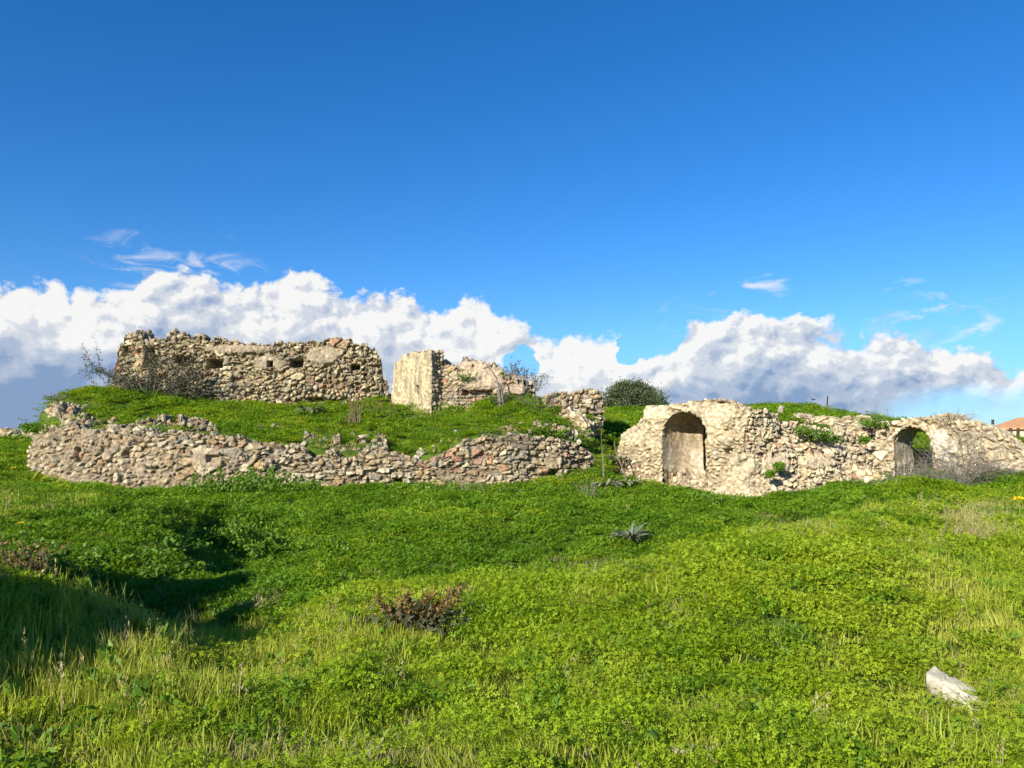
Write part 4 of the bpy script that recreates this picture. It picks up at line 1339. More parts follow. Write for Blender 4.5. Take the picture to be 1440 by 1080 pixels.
# green tufts on the right hand ruins
tufts = [(1132, 604, 23.5, 0.7, 0.2, 'green tuft on the upper step of the collapsed wall'), (1150, 609, 23.8, 0.8, 0.16, 'green strip trailing down the step of the collapsed wall'), (1165, 614, 24.0, 0.7, 0.14, 'lower end of the green strip on the collapsed wall'),
         (1221, 594, 25.4, 0.7, 0.3, 'green cushion on top of the wall left of the small arch'), (1240, 594, 25.2, 0.6, 0.25, 'olive cushion just left of the small arch crown'), (1095, 655, 22.25, 0.22, 0.2, 'little green tuft in the collapsed wall above the grass'),
         (1083, 663, 22.1, 0.16, 0.12, 'tiny green tuft below the other tuft in the collapsed wall'), (1397, 618, 23.2, 0.6, 0.2, 'green tuft on the low right end of the arch wall'), (1215, 615, 24.9, 0.2, 0.14, 'small weed in the wall left of the small arch'),
         (815, 622, 25.7, 0.4, 0.25, 'green tuft at the right end of the low wall'), (752, 604, 25.2, 1.0, 0.22, 'green cushion among stones on the right part of the low wall'), (775, 604, 25.4, 0.9, 0.2, 'second green cushion among stones on the right part of the low wall'),
         (72, 608, 24.9, 0.55, 0.35, 'green patch in the broken left end of the low wall'), (125, 608, 24.6, 0.45, 0.3, 'green tuft beside the grey lump of fallen masonry'), (232, 606, 24.4, 0.6, 0.22, 'green tuft on the low wall, right of the flat brown stone'),
         (185, 604, 24.5, 0.7, 0.2, 'dry green patch on top of the low wall, left part')]
for i, (px, py, Y, w, h, lab) in enumerate(tufts):
    shrub('wall_plant', lab, 'plant', P(px, py + 4, Y), w, h, M_BUSH, 16, 650, 0.05, 0.8, M_BUSH, rad=0.004, seed=80 + i, spread=1.3, low=0.1)
shrub('dry_bush', 'dry olive tuft on the crown of the arch wall', 'bush', P(1338, 588, 23.4), 0.9, 0.2, M_DRY, 30, 300, 0.06, 0.25, sub=2, rad=0.005, seed=98, spread=1.4)
shrub('dry_bush', 'thin dry stems on the skyline above the small arch', 'bush', P(1242, 590, 25.5), 0.9, 0.38, M_SHRUB, 14, 60, 0.04, sub=2, rad=0.005, seed=99, spread=1.4)


def stalks(name, label, base, n, h, w, mat, heads=0, seed=1, rad=0.012, curve=0.1):
    r = np.random.default_rng(seed)
    t = empty(name, base, label, 'plant')
    paths, tips = [], []
    for i in range(n):
        st = np.array(base) + np.array((r.normal() * w * 0.3, r.normal() * w * 0.3, -0.05))
        pts = wander(st, (r.normal() * w * 0.35, r.normal() * w * 0.3, h), h * (0.65 + 0.4 * r.random()), 7, curve, 0, r)
        paths.append((pts, taper(8, rad, rad * 0.5)))
        tips.append(pts[-1])
        if r.random() < 0.5:
            j = r.integers(3, 6)
            paths.append((wander(pts[j], (r.normal(), r.normal(), 1.2), h * 0.25, 3, 0.2, 0, r), taper(4, rad * 0.6, rad * 0.3)))
    V, Fq = tubes(paths, 5)
    mesh_obj('stem', V, Fq, mat, t)
    if heads:
        tips = np.array(tips)
        i = r.integers(0, len(tips), heads * n)
        C = tips[i] + r.normal(size=(len(i), 3)) * 0.02 - np.array((0, 0, 1)) * (r.random((len(i), 1)) * h * 0.35)
        V, Fq, var = leaves(C, r.normal(size=C.shape) + np.array((0, 0, 0.7)), 0.05, 0.02, r=r)
        mesh_obj('foliage', V, Fq, M_RUST, t, attrs={'var': var})  # these small blades are the seed heads of the stalks
    return t


p = P(498, 592, 25.0)
stalks('dead_plant', 'upright bundle of dark dead stalks on a stone of the low wall', p, 16, 0.85, 0.42, M_WOOD, 12, 3, 0.013, 0.05)
stalks('dead_plant', 'thin brown dead stalks behind the dark bundle, to its left', at_depth(478, 27.0), 7, 0.65, 0.5, M_WOOD, 2, 4, 0.008)
stalks('dead_plant', 'brown dry stalks by the right end of the upper wall', at_depth(535, 28.4), 14, 0.8, 0.7, M_WOOD, 5, 5, 0.008)
p = at_depth(704, 27.9)
t = empty('dead_sapling', p, 'bare bent sapling in front of the vault remnant', 'plant')
pp = np.array([P(704, 577, 27.9), P(703, 560, 27.9), P(701, 545, 27.9), P(698, 532, 27.9), P(692, 522, 27.8), P(685, 515, 27.7)])
pp2 = np.array([P(709, 577, 27.8), P(707, 562, 27.8), P(706, 550, 27.8), P(709, 541, 27.8)])
pp3 = np.array([P(701, 577, 28.0), P(701, 562, 28.0), P(700, 552, 28.0)])
V, Fq = tubes([(pp, taper(6, 0.045, 0.015)), (pp2, taper(4, 0.05, 0.03)), (pp3, taper(3, 0.04, 0.03))] +
              [(wander(pp[i], (rng.normal(), rng.normal(), 1.0), 0.5, 4, 0.3), taper(5, 0.012, 0.004)) for i in (1, 2, 2, 3, 4, 1)], 6)
mesh_obj('stem', V, Fq, M_TWIG, t)
shrub('dry_bush', 'dry olive shrub around the bare sapling', 'bush', at_depth(712, 28.0), 1.3, 0.6, M_SHRUB, 26, 480, 0.06, sub=3, rad=0.007, seed=111)
shrub('dry_bush', 'dry twigs leaning out beside the square stump of wall', 'bush', at_depth(762, 27.4), 1.3, 0.75, M_SHRUB, 16, 120, 0.05, sub=3, rad=0.01, seed=112)


def rosette(name, label, base, n, ln, mat, seed, wid=0.18, lift=0.5, cat='plant', serr=0.45, group=None):
    """long lobed leaves arching out of one crown"""
    r = np.random.default_rng(seed)
    V, Fq, var = [], [], []
    for i in range(n):
        a = r.random() * 2 * math.pi
        L = ln * (0.6 + 0.6 * r.random())
        d = np.array((math.cos(a), math.sin(a), lift + r.random() * 0.9))
        side = np.array((-math.sin(a), math.cos(a), r.normal() * 0.3))
        b0 = len(V)
        pos = np.array(base, float) + np.array((math.cos(a), math.sin(a), 0)) * 0.03
        dd = unit(d)
        segs = 9
        vv = r.random()
        for k in range(segs + 1):
            f = k / segs
            w = wid * L * (math.sin(math.pi * min(1, f * 0.9 + 0.08)) ** 0.7) * (1 - serr * (k % 2))
            up = np.array((0, 0, 0.25 * w))
            V += [pos - side * w + up, pos.copy(), pos + side * w + up]
            var += [vv] * 3
            dd = unit(dd + np.array((0, 0, -0.10 - 0.09 * f)) + r.normal(size=3) * 0.06)
            pos = pos + dd * L / segs
        for k in range(segs):
            q = b0 + 3 * k
            Fq += [(q, q + 1, q + 4, q + 3), (q + 1, q + 2, q + 5, q + 4)]
    o = mesh_obj(name, V, np.array(Fq), mat, None, attrs={'var': var})
    me = o.data
    me.transform(__import__('mathutils').Matrix.Translation(-Vector(tuple(map(float, base)))))
    o.location = tuple(map(float, base))
    return tag(o, label, cat, group, 'thing')


rosette('thistle', 'dark silvery thistle standing in the smooth green hollow', ground_pt(888, 772, 12, 24, 0.16), 70, 0.46, M_THISTLE, 3, 0.065, 0.9)
rosette('thistle', 'flat silver thistle in the grass below the thorn bush', ground_pt(1330, 708, 10, 24, 0.03), 26, 0.34, M_SILVER, 4, 0.15, 0.15)
rosette('thistle', 'large pale thistle leaning against the left corner of the niche wall', at_depth(868, 25.2) + np.array((0, 0, 0.45)), 40, 0.42, M_SILVER, 5, 0.11, 1.1)
rosette('thistle', 'pale thistle below the corner of the niche wall among dry stems', at_depth(852, 23.6) + np.array((0, 0, 0.1)), 30, 0.5, M_SILVER, 6, 0.14, 0.5)
rosette('thistle', 'pale thistle just right of the dry stems, close to the niche wall', at_depth(880, 24.0) + np.array((0, 0, 0.1)), 24, 0.45, M_SILVER, 7, 0.14, 0.5)
rosette('thistle', 'pale silvery thistle at the foot of the upper wall', at_depth(438, 28.6) + np.array((0, 0, 0.05)), 30, 0.7, M_SILVER, 8, 0.15, 0.6)
rosette('thistle', 'small pale thistle in the gap left of the plastered slab', at_depth(560, 28.9), 20, 0.45, M_SILVER, 9, 0.15, 0.5)
rosette('thistle', 'greyish thistle among weeds above the low wall', at_depth(380, 25.9), 22, 0.42, M_SILVER, 10, 0.15, 0.5)
rosette('leafy_plant', 'clump of long pale green leaves at the left foot of the low wall', at_depth(50, 22.9), 46, 0.62, M_GRASS, 11, 0.07, 1.3, serr=0.0)
rosette('leafy_plant', 'small clump of long pale leaves right of the bigger clump', at_depth(76, 22.9), 26, 0.5, M_GRASS, 12, 0.07, 1.3, serr=0.0)
stalks('dead_plant', 'cluster of dry upright stems in front of the pale thistle', at_depth(830, 22.0), 16, 0.8, 0.55, M_TWIG, 3, 12, 0.008)
stalks('dead_plant', 'tall thin dry stem left of the niche wall corner', at_depth(845, 24.2), 2, 1.9, 0.1, M_TWIG, 0, 13, 0.012, 0.04)
p = at_depth(884, 24.2)
t = empty('dead_plant', p, 'thick bent brown dead stem leaning by the niche wall corner', 'plant')
V, Fq = tubes([(np.array([P(882, 682, 24.1), P(878, 665, 24.2), P(871, 648, 24.3), P(865, 632, 24.4), P(864, 620, 24.4)]), taper(5, 0.035, 0.02)), (np.array([P(878, 665, 24.2), P(880, 655, 24.1), P(879, 645, 24.1)]), taper(3, 0.02, 0.01))], 6)
mesh_obj('stem', V, Fq, M_WOOD, t)

# dock with rusty seed stems in the near grass
def dock(name, label, base, sprays, seed):
    r = np.random.default_rng(seed)
    t = empty(name, base, label, 'plant')
    paths, C, D = [], [], []
    for (dx, dy, h) in sprays:
        pts = wander(base, (dx, dy, h), math.sqrt(dx * dx + dy * dy + h * h), 8, 0.08, 0.0, r)
        paths.append((pts, taper(9, 0.006, 0.002)))
        for k in range(2, 9):
            for q in range(16):
                f = r.random()
                C.append(pts[k - 1] * f + pts[k] * (1 - f) + r.normal(size=3) * 0.018)
                D.append(r.normal(size=3) + np.array((0, 0, 0.4)))
    V, Fq = tubes(paths, 4)
    mesh_obj('stem', V, Fq, M_WOOD, t)
    V, Fq, var = leaves(np.array(C), np.array(D), 0.022 + 0.03 * r.random(len(C)), 0.014 + 0.012 * r.random(len(C)), r=r)
    mesh_obj('seed_head', V, Fq, M_RUST, t, attrs={'var': var})  # dry seed heads along the sprays
    n = 260
    C = np.array(base) + r.normal(size=(n, 3)) * np.array((0.17, 0.10, 0.05)) + np.array((0, 0, 0.07))
    V, Fq, var = leaves(C, r.normal(size=(n, 3)) + np.array((0, 0, 0.7)), 0.06 + 0.06 * r.random(n), 0.02 + 0.015 * r.random(n), r=r)
    mesh_obj('foliage', V, Fq, M_SHRUB, t, attrs={'var': var})


b = ground_pt(580, 888, 4, 9)
dock('dock_plant', 'rust-brown dock plant with seed sprays in the near grass', b, [(-0.30, 0.05, 0.22), (-0.36, 0.0, 0.10), (-0.12, 0.05, 0.26), (-0.05, 0.1, 0.30), (0.08, 0.05, 0.28), (0.16, 0.08, 0.28), (0.27, 0.1, 0.30), (0.36, 0.15, 0.36), (0.33, 0.12, 0.28), (0.22, 0.0, 0.20), (-0.2, 0.1, 0.2), (0.02, -0.05, 0.2)], 4)
b = ground_pt(40, 815, 4, 14)
shrub('brown_bush', 'reddish-brown withered bush in the shade at the left edge', 'bush', b, 0.95, 0.5, M_RUST, 24, 900, 0.045, 0.6, sub=4, rad=0.007, seed=121)
b = ground_pt(150, 815, 4, 14)
shrub('leafy_bush', 'dark green bramble in the shaded dip at the left', 'bush', b, 1.6, 0.35, M_BUSH, 30, 1500, 0.06, 0.8, M_BUSH, sub=4, rad=0.006, seed=122, spread=1.4)
b = ground_pt(370, 790, 6, 20)
shrub('leafy_bush', 'rounded dark green bramble in the middle of the hollow, left side', 'bush', b, 1.9, 0.45, M_BUSH, 36, 2200, 0.065, 0.8, M_BUSH, sub=4, rad=0.006, seed=123, spread=1.4)
b = ground_pt(300, 755, 6, 20)
shrub('leafy_bush', 'low dark bramble beyond the rounded one in the hollow', 'bush', b, 1.7, 0.32, M_BUSH, 30, 1600, 0.06, 0.8, M_BUSH, sub=4, rad=0.006, seed=124, spread=1.4)
b = ground_pt(358, 866, 5, 12)
shrub('dry_bush', 'straw-coloured dry tuft at the edge of the hollow', 'bush', b, 0.55, 0.32, M_DRY, 60, 120, 0.08, 0.1, M_DRY, sub=2, rad=0.003, bend=0.2, seed=125)
b = ground_pt(455, 815, 6, 14)
shrub('dry_bush', 'small grey-brown dry tuft on the near rim of the hollow', 'bush', b, 0.6, 0.16, M_SHRUB, 40, 120, 0.03, 0.4, sub=3, rad=0.003, seed=126, spread=1.3)
b = ground_pt(700, 798, 6, 14)
shrub('dry_bush', 'low purple-brown dry weeds on the rim in the middle', 'bush', b, 0.9, 0.14, M_SHRUB, 40, 160, 0.03, 0.4, sub=3, rad=0.003, seed=127, spread=1.4)
b = ground_pt(75, 1040, 2.5, 6)
shrub('leafy_bush', 'bright broad-leaved weed in the sunny grass at the lower left corner', 'plant', b, 0.75, 0.18, M_BUSH, 30, 420, 0.055, 0.4, M_BUSH, sub=2, rad=0.003, seed=128, spread=1.3)

# yellow flowers
def flower(label, p, rad, seed):
    r = np.random.default_rng(seed)
    t = empty('flower', p, label, 'flower')
    top = np.array(p) + np.array((0, 0, rad * 5))
    V, Fq = tubes([(np.array([p, (np.array(p) + top) / 2 + (0.01, 0, 0), top]), (0.004, 0.004, 0.004))], 4)
    mesh_obj('stem', V, Fq, M_GRASS, t, attrs={'var': np.full(len(V), 0.5)})
    n = 22
    a = np.arange(n) * 2.4
    D = np.stack((np.cos(a), np.sin(a), 0.25 + 0.5 * r.random(n)), 1)
    V, Fq, var = leaves(np.tile(top, (n, 1)), D, rad, rad * 0.4, r=r)
    mesh_obj('petals', V, Fq, M_YELL, t, attrs={'var': var})


flower('single yellow flower in the grass near the right edge', ground_pt(1434, 738, 6, 22), 0.07, 1)
flower('yellow flower at the left edge before the low wall', ground_pt(18, 680, 8, 24), 0.09, 2)
flower('yellow flower among the shaded weeds at the left', ground_pt(27, 762, 6, 16), 0.05, 3)

# ------------------------------------------------------------------ house, poles, bird
def mat_roof():
    m, t, out = new_mat('terracotta_tiles')
    tcn = t.add('ShaderNodeTexCoord')
    w = t.add('ShaderNodeTexWave', wave_type='BANDS', bands_direction='X')
    t.l.new(tcn.outputs['Object'], w.inputs['Vector'])
    w.inputs['Scale'].default_value = 1.4
    w.inputs['Distortion'].default_value = 0.3
    n = t.noise(tcn.outputs['Object'], 3.0, 5, 0.7)
    c = t.mix(t.sstep(n, 0.35, 0.65), (0.46, 0.22, 0.09, 1), (0.62, 0.36, 0.18, 1))
    principled(t, out, c, 0.85, bump(t, w.outputs['Fac'], 0.8, 0.08), 0.2)
    return m


HY = 75.0
hx0, hx1 = (1394 - 720) / FPX * HY, (1530 - 720) / FPX * HY
ze = P(0, 604, HY)[2]
zr = P(0, 586.5, HY)[2] + 0.1
hb_ = gz1((hx0 + hx1) / 2, HY) - 0.6
house = empty('stone_house', ((hx0 + hx1) / 2, HY, hb_), 'pale stone house with a terracotta hip roof at the right edge', 'house')
MH = mat_simple('house_render', (0.55, 0.44, 0.30), 0.2, 2.0)
d_ = 9.0
hx1 = hx0 + 14
V = [(hx0, HY, hb_), (hx1, HY, hb_), (hx1, HY + d_, hb_), (hx0, HY + d_, hb_), (hx0, HY, ze), (hx1, HY, ze), (hx1, HY + d_, ze), (hx0, HY + d_, ze)]


def turn(V):
    a = math.radians(-36)
    return [(hx0 + (x - hx0) * math.cos(a) - (y - HY) * math.sin(a), HY + (x - hx0) * math.sin(a) + (y - HY) * math.cos(a), z) for x, y, z in V]


mesh_obj('wall', turn(V), [(0, 1, 5, 4), (1, 2, 6, 5), (2, 3, 7, 6), (3, 0, 4, 7), (4, 5, 6, 7)], MH, house)
o_ = 0.35
V = [(hx0 - o_, HY - o_, ze - 0.02), (hx1 + o_, HY - o_, ze - 0.02), (hx1 + o_, HY + d_ + o_, ze - 0.02), (hx0 - o_, HY + d_ + o_, ze - 0.02),
     (hx0 - o_, HY - o_, ze + 0.14), (hx1 + o_, HY - o_, ze + 0.14), (hx1 + o_, HY + d_ + o_, ze + 0.14), (hx0 - o_, HY + d_ + o_, ze + 0.14),
     (hx0 + 2.0, HY + d_ / 2, zr - 0.05), (hx1 - 2.0, HY + d_ / 2, zr - 0.05)]
mesh_obj('roof', turn(V), [(0, 3, 2, 1), (0, 1, 5, 4), (1, 2, 6, 5), (2, 3, 7, 6), (3, 0, 4, 7), (4, 5, 9, 8), (5, 6, 9), (6, 7, 8, 9), (7, 4, 8)], mat_roof(), house)


def post(label, px, py0, py1, Y, rad, lean=0.0, group=None):
    a = P(px, py1, Y)
    b = P(px + lean, py0, Y)
    a[2] = min(a[2], gz1(a[0], Y)) - 0.1
    V, Fq = tubes([(np.array([a, a * 0.7 + b * 0.3, a * 0.3 + b * 0.7, b]), (rad, rad * 0.97, rad * 0.94, rad * 0.9))], 8)
    o = mesh_obj('post', np.array(V) - a, Fq, M_POST, None)
    o.location = tuple(map(float, a))
    tag(o, label, 'post', group, 'thing')


post('thin dark pole leaning on the grassy hill behind the ruins', 1162, 557, 571, 48, 0.045, 2.0)
post('dark pole standing at the left corner of the stone house', 1396, 590, 612, 66, 0.12)
post('left one of the two short posts before the stone house', 1423, 602, 612, 55, 0.11, -2)
post('right one of the two short posts before the stone house', 1430, 602, 612, 55, 0.11, 2)

bp = P(1144, 562, 40)
bv = np.array([(-0.16, 0, 0.0), (0.10, 0.025, 0.0), (0.10, -0.025, 0.0), (0.17, 0, 0.0), (0.0, 0, 0.035), (0.0, 0, -0.035), (0.03, 0.24, 0.07), (-0.04, 0.22, 0.065), (0.03, -0.24, 0.07), (-0.04, -0.22, 0.065), (-0.03, 0.03, 0.01), (0.06, 0.03, 0.01), (-0.03, -0.03, 0.01), (0.06, -0.03, 0.01), (-0.22, 0.04, 0.0), (-0.22, -0.04, 0.0)])
bf = [(0, 5, 2), (0, 1, 5), (0, 4, 1), (0, 2, 4), (1, 3, 5), (3, 2, 5), (1, 4, 3), (4, 2, 3), (10, 11, 6, 7), (13, 12, 9, 8), (0, 14, 15)]
bd = mesh_obj('bird', bv, bf, M_BIRD)
bd.location = tuple(map(float, bp))
bd.rotation_euler = (0.25, 0, 0.4)
tag(bd, 'small dark bird flying above the grassy hill', 'bird', None, 'thing')

# ------------------------------------------------------------------ ground cover
def proto_col(name, objs):
    c = bpy.data.collections.new(name)
    for o in objs:
        c.objects.link(o)
    return c


def clover_clump(seed, n=150, R=0.17, ls=0.0102):
    r = np.random.default_rng(seed)
    V, Fq, var = [], [], []
    for i in range(n):
        q = math.sqrt(r.random()) * R
        a = r.random() * 6.283
        c = np.array((q * math.cos(a), q * math.sin(a), 0.045 + 0.075 * r.random() * (1 - 0.5 * q / R)))
        nrm = unit(np.array((r.normal() * 0.6, r.normal() * 0.6, 1.0)))
        u = unit(np.cross(nrm, np.array((math.cos(a * 7), math.sin(a * 7), 0.1))))
        w = np.cross(nrm, u)
        s = ls * (0.7 + 0.7 * r.random())
        vv = r.random()
        th0 = r.random() * 6.283
        for k in range(3):
            th = th0 + k * 2.094
            d = math.cos(th) * u + math.sin(th) * w
            e = -math.sin(th) * u + math.cos(th) * w
            b0 = len(V)
            V += [c, c + d * s * 0.75 + e * s * 0.52 + nrm * s * 0.12, c + d * s * 1.15 - nrm * s * 0.1, c + d * s * 0.75 - e * s * 0.52 + nrm * s * 0.12]
            Fq.append((b0, b0 + 1, b0 + 2, b0 + 3))
            var += [min(1, max(0, vv + r.normal() * 0.08))] * 4
    return np.array(V), np.array(Fq), np.array(var)


def grass_clump(seed, n=50, R=0.16, h=0.085, w=0.0034, lean=0.85):
    r = np.random.default_rng(seed)
    V, Fq, var = [], [], []
    for i in range(n):
        q = math.sqrt(r.random()) * R
        a = r.random() * 6.283
        p = np.array((q * math.cos(a), q * math.sin(a), -0.01))
        b = r.random() * 6.283
        dirn = np.array((math.cos(b), math.sin(b), 0))
        L = h * (0.5 + 0.8 * r.random())
        c = r.random() * 6.283
        side = np.array((math.cos(c), math.sin(c), 0)) * w * (0.7 + 0.7 * r.random())
        ln = lean * r.random()
        vv = r.random()
        b0 = len(V)
        for k in range(4):
            f = k / 3
            pos = p + np.array((0, 0, 1)) * L * (f - 0.28 * ln * f * f) + dirn * L * ln * f ** 1.8
            ww = (1 - f ** 1.6 * 0.92)
            V += [pos - side * ww, pos + side * ww]
            var += [vv, vv]
        for k in range(3):
            z = b0 + 2 * k
            Fq.append((z, z + 1, z + 3, z + 2))
    return np.array(V), np.array(Fq), np.array(var)


def protos(name, fn, mat, seeds, **kw):
    return proto_col(name, [mesh_obj(name, *fn(sd, **kw)[:2], mat, None, attrs={'var': fn(sd, **kw)[2]}, link=False) for sd in seeds])


COL_CLOVER = protos('clover_clump', clover_clump, M_CLOVER, range(1, 6))
COL_DARK = protos('vetch_clump', clover_clump, M_DARKCLO, range(31, 36), ls=0.0135, n=95)
COL_GRASS = protos('grass_clump', grass_clump, M_GRASS, range(11, 17))
COL_DRY = protos('dry_grass_clump', grass_clump, M_DRY, range(21, 25), n=34, h=0.11, w=0.0024, lean=1.0)


def weed_clump(seed, n=11, L0=0.052):
    r = np.random.default_rng(seed)
    C = np.zeros((n, 3)) + r.normal(size=(n, 3)) * np.array((0.02, 0.02, 0.01)) + np.array((0, 0, 0.05))
    a = r.random(n) * 6.283
    D = np.stack((np.cos(a), np.sin(a), 0.25 + 0.9 * r.random(n)), 1)
    return leaves(C, D, L0 * (0.6 + 0.8 * r.random(n)), 0.026 * (0.7 + 0.6 * r.random(n)), 0.1, r)


def stalk_clump(seed):
    r = np.random.default_rng(seed)
    V, Fq, var = grass_clump(seed, n=4, R=0.06, h=0.15, w=0.0018, lean=0.35)
    tips = V.reshape(-1, 8, 3)[:, 6]
    i = r.integers(0, len(tips), 40)
    C = tips[i] - np.array((0, 0, 1)) * r.random((40, 1)) * 0.07 + r.normal(size=(40, 3)) * 0.004
    V2, F2, v2 = leaves(C, r.normal(size=(40, 3)) + np.array((0, 0, 0.8)), 0.016, 0.007, 0.1, r)
    return np.concatenate((V, V2)), np.concatenate((Fq, F2 + len(V))), np.concatenate((var, v2))


COL_WEED = protos('weed_clump', weed_clump, M_BUSH, range(41, 46))
COL_STALK = protos('seed_stalk_clump', stalk_clump, M_DRY, range(51, 56))


def scatter(name, pts, rot, scl, col, label):
    me = bpy.data.meshes.new(name)
    me.vertices.add(len(pts))
    me.vertices.foreach_set('co', np.asarray(pts, np.float32).ravel())
    a = me.attributes.new('rot', 'FLOAT_VECTOR', 'POINT')
    a.data.foreach_set('vector', np.asarray(rot, np.float32).ravel())
    a = me.attributes.new('scl', 'FLOAT_VECTOR', 'POINT')
    a.data.foreach_set('vector', np.asarray(scl, np.float32).ravel())
    a = me.attributes.new('pick', 'INT', 'POINT')
    a.data.foreach_set('value', rng.integers(0, 100, len(pts)).astype(np.int32))
    o = bpy.data.objects.new(name, me)
    COL.objects.link(o)
    ng = bpy.data.node_groups.new(name + '_nodes', 'GeometryNodeTree')
    ng.interface.new_socket('Geometry', in_out='INPUT', socket_type='NodeSocketGeometry')
    ng.interface.new_socket('Geometry', in_out='OUTPUT', socket_type='NodeSocketGeometry')
    gi = ng.nodes.new('NodeGroupInput')
    go = ng.nodes.new('NodeGroupOutput')
    ci = ng.nodes.new('GeometryNodeCollectionInfo')
    ci.inputs['Collection'].default_value = col
    ci.inputs['Separate Children'].default_value = True
    ci.inputs['Reset Children'].default_value = True
    ip = ng.nodes.new('GeometryNodeInstanceOnPoints')
    ip.inputs['Pick Instance'].default_value = True

    def named(nm, dt):
        nd = ng.nodes.new('GeometryNodeInputNamedAttribute')
        nd.data_type = dt
        nd.inputs['Name'].default_value = nm
        return nd.outputs['Attribute']
    L = ng.links.new
    L(gi.outputs[0], ip.inputs['Points'])
    L(ci.outputs[0], ip.inputs['Instance'])
    L(named('pick', 'INT'), ip.inputs['Instance Index'])
    e2r = ng.nodes.new('FunctionNodeEulerToRotation')
    L(named('rot', 'FLOAT_VECTOR'), e2r.inputs[0])
    L(e2r.outputs[0], ip.inputs['Rotation'])
    L(named('scl', 'FLOAT_VECTOR'), ip.inputs['Scale'])
    L(ip.outputs[0], go.inputs[0])
    md = o.modifiers.new('scatter', 'NODES')
    md.node_group = ng
    return tag(o, label, None, None, 'stuff')


# candidate spots, thinner and bigger with distance
cand = []
for (y0, y1, dens, sc) in [(1.2, 6.0, 140, 0.85), (6.0, 11, 150, 1.0), (11, 17, 42, 1.25), (17, 35, 21, 1.65), (35, 62, 4.5, 2.6)]:
    xm = 0.78 * y1 + 4.0
    n = int(2 * xm * (y1 - y0) * dens)
    x = rng.uniform(-xm, xm, n)
    y = rng.uniform(y0, y1, n)
    k = np.abs(x) < 0.78 * y + 4.0
    cand.append(np.stack((x[k], y[k], np.full(k.sum(), sc)), 1))
n = 2600
cand.append(np.stack((rng.uniform(-9, -3.0, n), rng.uniform(0.5, 8, n), np.full(n, 1.2)), 1))  # extra plants on the added bank left of view, for its shadow
cand = np.concatenate(cand)
gx, gy, gs = cand.T
gzz = ground_z(gx, gy)
# keep off the wall bodies
L_ = np.interp(gx, lx, ly)
sharp = np.interp(gx, lx, lw) < 1.0
front_low = np.interp(gx, low_xy[:, 0], low_xy[:, 1])
inlow = (gx > low_xy[0, 0]) & (gx < low_xy[-1, 0]) & (gy > front_low + 0.02) & (gy < front_low + 0.5)
frA = np.interp(gx, [a0[0], a1[0]], [a0[1], a1[1]])
inA = (gx > a0[0] - 0.05) & (gx < a1[0] + 0.3) & (gy > frA - 0.02) & (gy < L_ + 0.6)
frB = np.interp(gx, [a1[0], b1[0]], [a1[1], b1[1]])
inB = (gx >= a1[0]) & (gx < b1[0]) & (gy > frB - 0.05) & (gy < frB + 1.9)
rel_ = np.stack((gx - c0[0], gy - c0[1]), 1)
uC = rel_ @ cdir
vC = rel_ @ cn
inC = (uC > -0.1) & (uC < 4.9) & (vC > -0.05) & (vC < 1.55)
_px, _py = proj(gx, gy, gzz)
rub_end = (_px > 62) & (_px < 102) & (_py > 566) & (_py < 625) & (gy > 24.2) & (gy < 28) & (rng.random(len(gx)) < 0.6)
ledge = (_px > 84) & (_px < 316) & (gy > front_low) & (gy < front_low + 1.45) & (rng.random(len(gx)) < 0.8)
keep = ~(rub_end | ledge | inlow | inA | inB | inC)
gx, gy, gs, gzz = gx[keep], gy[keep], gs[keep], gzz[keep]
gp = np.stack((gx, gy, gzz), 1)
ppx, ppy = proj(gx, gy, gzz)
n0 = fbm(gp, 0.45, 4, 201)
n1_ = fbm(gp, 1.6, 3, 202)


def el_(e):
    return np.clip(1 - ((ppx - e[0]) / e[2]) ** 2 - ((ppy - e[1]) / e[3]) ** 2, 0, 1)


near = gy < 15
ridge_y = np.interp(gx, [-3, -2.2, -1.5, -0.1, 0.9, 1.7, 3.0, 4.7, 6.2, 8], [7.3, 7.4, 7.6, 7.8, 8.0, 8.3, 9.0, 10.2, 10.6, 11])
gw = 0.52 + 0.8 * n0 + 0.7 * n1_                     # tendency to grass rather than clover
gw = gw - np.where(gy > 14.5, 0.85, 0) - 0.7 * ((gy > ridge_y) & (gx < 4.5) & (gx > -6) & (gy < 15))
gw = gw + 0.9 * el_((150, 960, 330, 150)) + 0.35 * el_((480, 900, 240, 130)) + 0.45 * el_((760, 815, 260, 45)) + 0.7 * el_((1180, 735, 200, 35)) + 0.7 * el_((1400, 780, 130, 90)) + 0.5 * el_((600, 1080, 700, 70))
gw = gw + 0.5 * el_((1420, 960, 160, 160)) + 0.5 * el_((60, 690, 180, 40))
gw = gw - 0.5 * el_((1020, 930, 330, 190)) - 0.5 * el_((1230, 740, 90, 45)) - 0.5 * el_((1150, 830, 200, 80)) - 0.7 * el_((600, 740, 420, 65))
dw = 0.02 + 0.35 * n1_ + 0.25 * n0 - 0.12 + 0.75 * el_((1390, 735, 90, 40)) + 0.45 * el_((820, 805, 180, 25)) + 0.35 * el_((120, 1075, 700, 40)) + 0.35 * el_((600, 1075, 420, 35)) + 0.4 * el_((1200, 706, 60, 16)) + 0.35 * el_((240, 880, 160, 60)) + 0.3 * el_((1120, 745, 120, 30))
u = rng.random(len(gx))
is_dry = (u < np.clip(dw, 0, 0.75))
is_grass = ~is_dry & (rng.random(len(gx)) < np.clip(gw, 0.12, 0.78))
is_cov = ~is_dry & ~is_grass
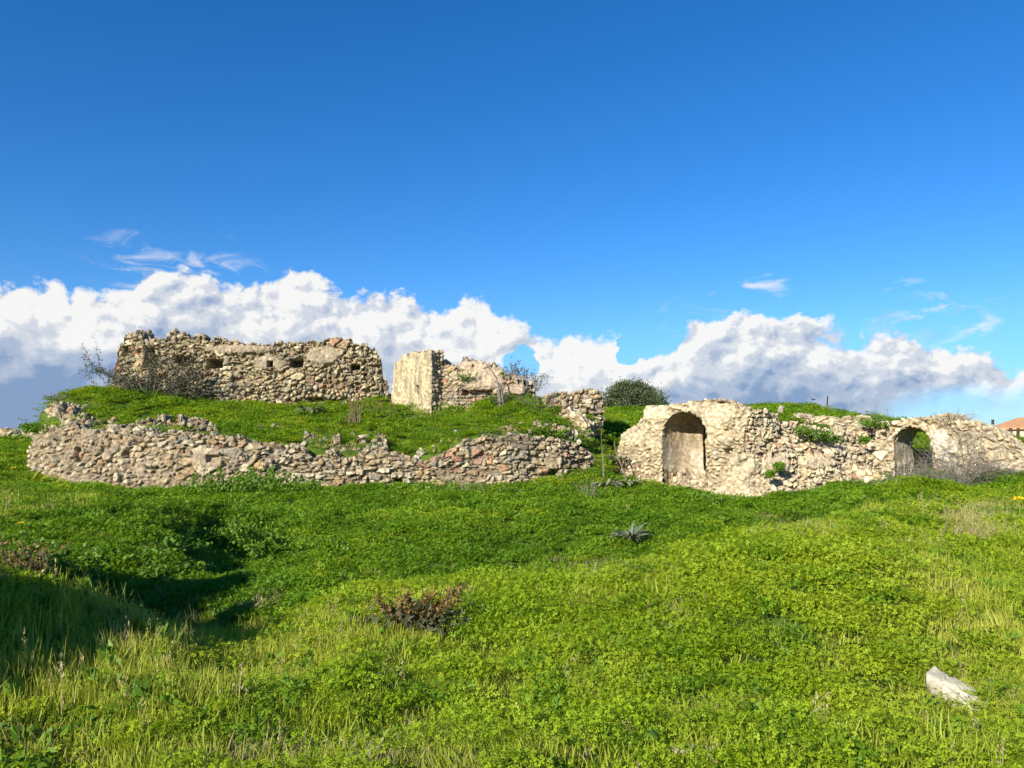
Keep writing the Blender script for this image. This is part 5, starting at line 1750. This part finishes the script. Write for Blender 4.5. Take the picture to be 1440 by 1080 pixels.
dark_share = np.where(gy > ridge_y, 0.92, 0.02) - 0.5 * ((gx > 8.2) & (gy < 19)) + 0.6 * n0 + 0.5 * el_((1230, 735, 80, 25)) + 0.4 * el_((180, 780, 260, 90)) - 0.35 * (gy > 24)  # share of the darker clover, high beyond the ridge
is_dark = is_cov & (rng.random(len(gx)) < dark_share)
is_clo = is_cov & ~is_dark
tall = 1 + 1.1 * el_((110, 930, 300, 150)) + 0.3 * el_((600, 1085, 800, 60)) + 0.3 * el_((1400, 900, 140, 200)) + 0.9 * fbm(gp, 0.8, 2, 210)
u2 = rng.random(len(gx))
is_weed = (gy < 16) & (u2 < np.clip(0.012 + 0.10 * n1_ + 0.05 * n0 + 0.12 * el_((150, 900, 330, 200)), 0.01, 0.3))
is_stalk = (gy < 20) & (u2 > 1 - np.clip(0.012 + 0.05 * n0 - 0.03 * n1_ + 0.05 * el_((1380, 740, 120, 60)), 0.004, 0.15))
for (nm, mk, c, lab) in [('broad_weed', is_weed, COL_WEED, 'scattered broad-leaved weeds poking out of the clover'), ('seed_stalks', is_stalk, COL_STALK, 'thin dry seed stalks standing above the grass'), ('clover', is_clo, COL_CLOVER, 'bright green clover carpet over the hollow and the mound'), ('dark_clover', is_dark, COL_DARK, 'darker green low leaves filling the hollow below the ruin'), ('grass', is_grass, COL_GRASS, 'yellow-green grass on the near ridge and banks'), ('dry_grass', is_dry, COL_DRY, 'straw-coloured dry grass blades among the green')]:
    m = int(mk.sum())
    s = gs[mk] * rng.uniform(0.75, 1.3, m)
    hgt = s * (tall[mk] if nm not in ('clover', 'dark_clover') else (1.0 + 1.1 * np.clip(fbm(gp[mk], 1.1, 3, 220) + 0.1, -0.3, 1)))
    hgt = np.where((gy[mk] > 15) & (nm not in ('clover', 'dark_clover')), hgt * 0.7, hgt)
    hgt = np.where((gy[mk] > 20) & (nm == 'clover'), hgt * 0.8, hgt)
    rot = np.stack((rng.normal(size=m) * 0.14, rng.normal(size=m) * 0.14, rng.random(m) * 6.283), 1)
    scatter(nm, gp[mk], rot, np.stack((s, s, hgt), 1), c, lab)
    print(nm, m)
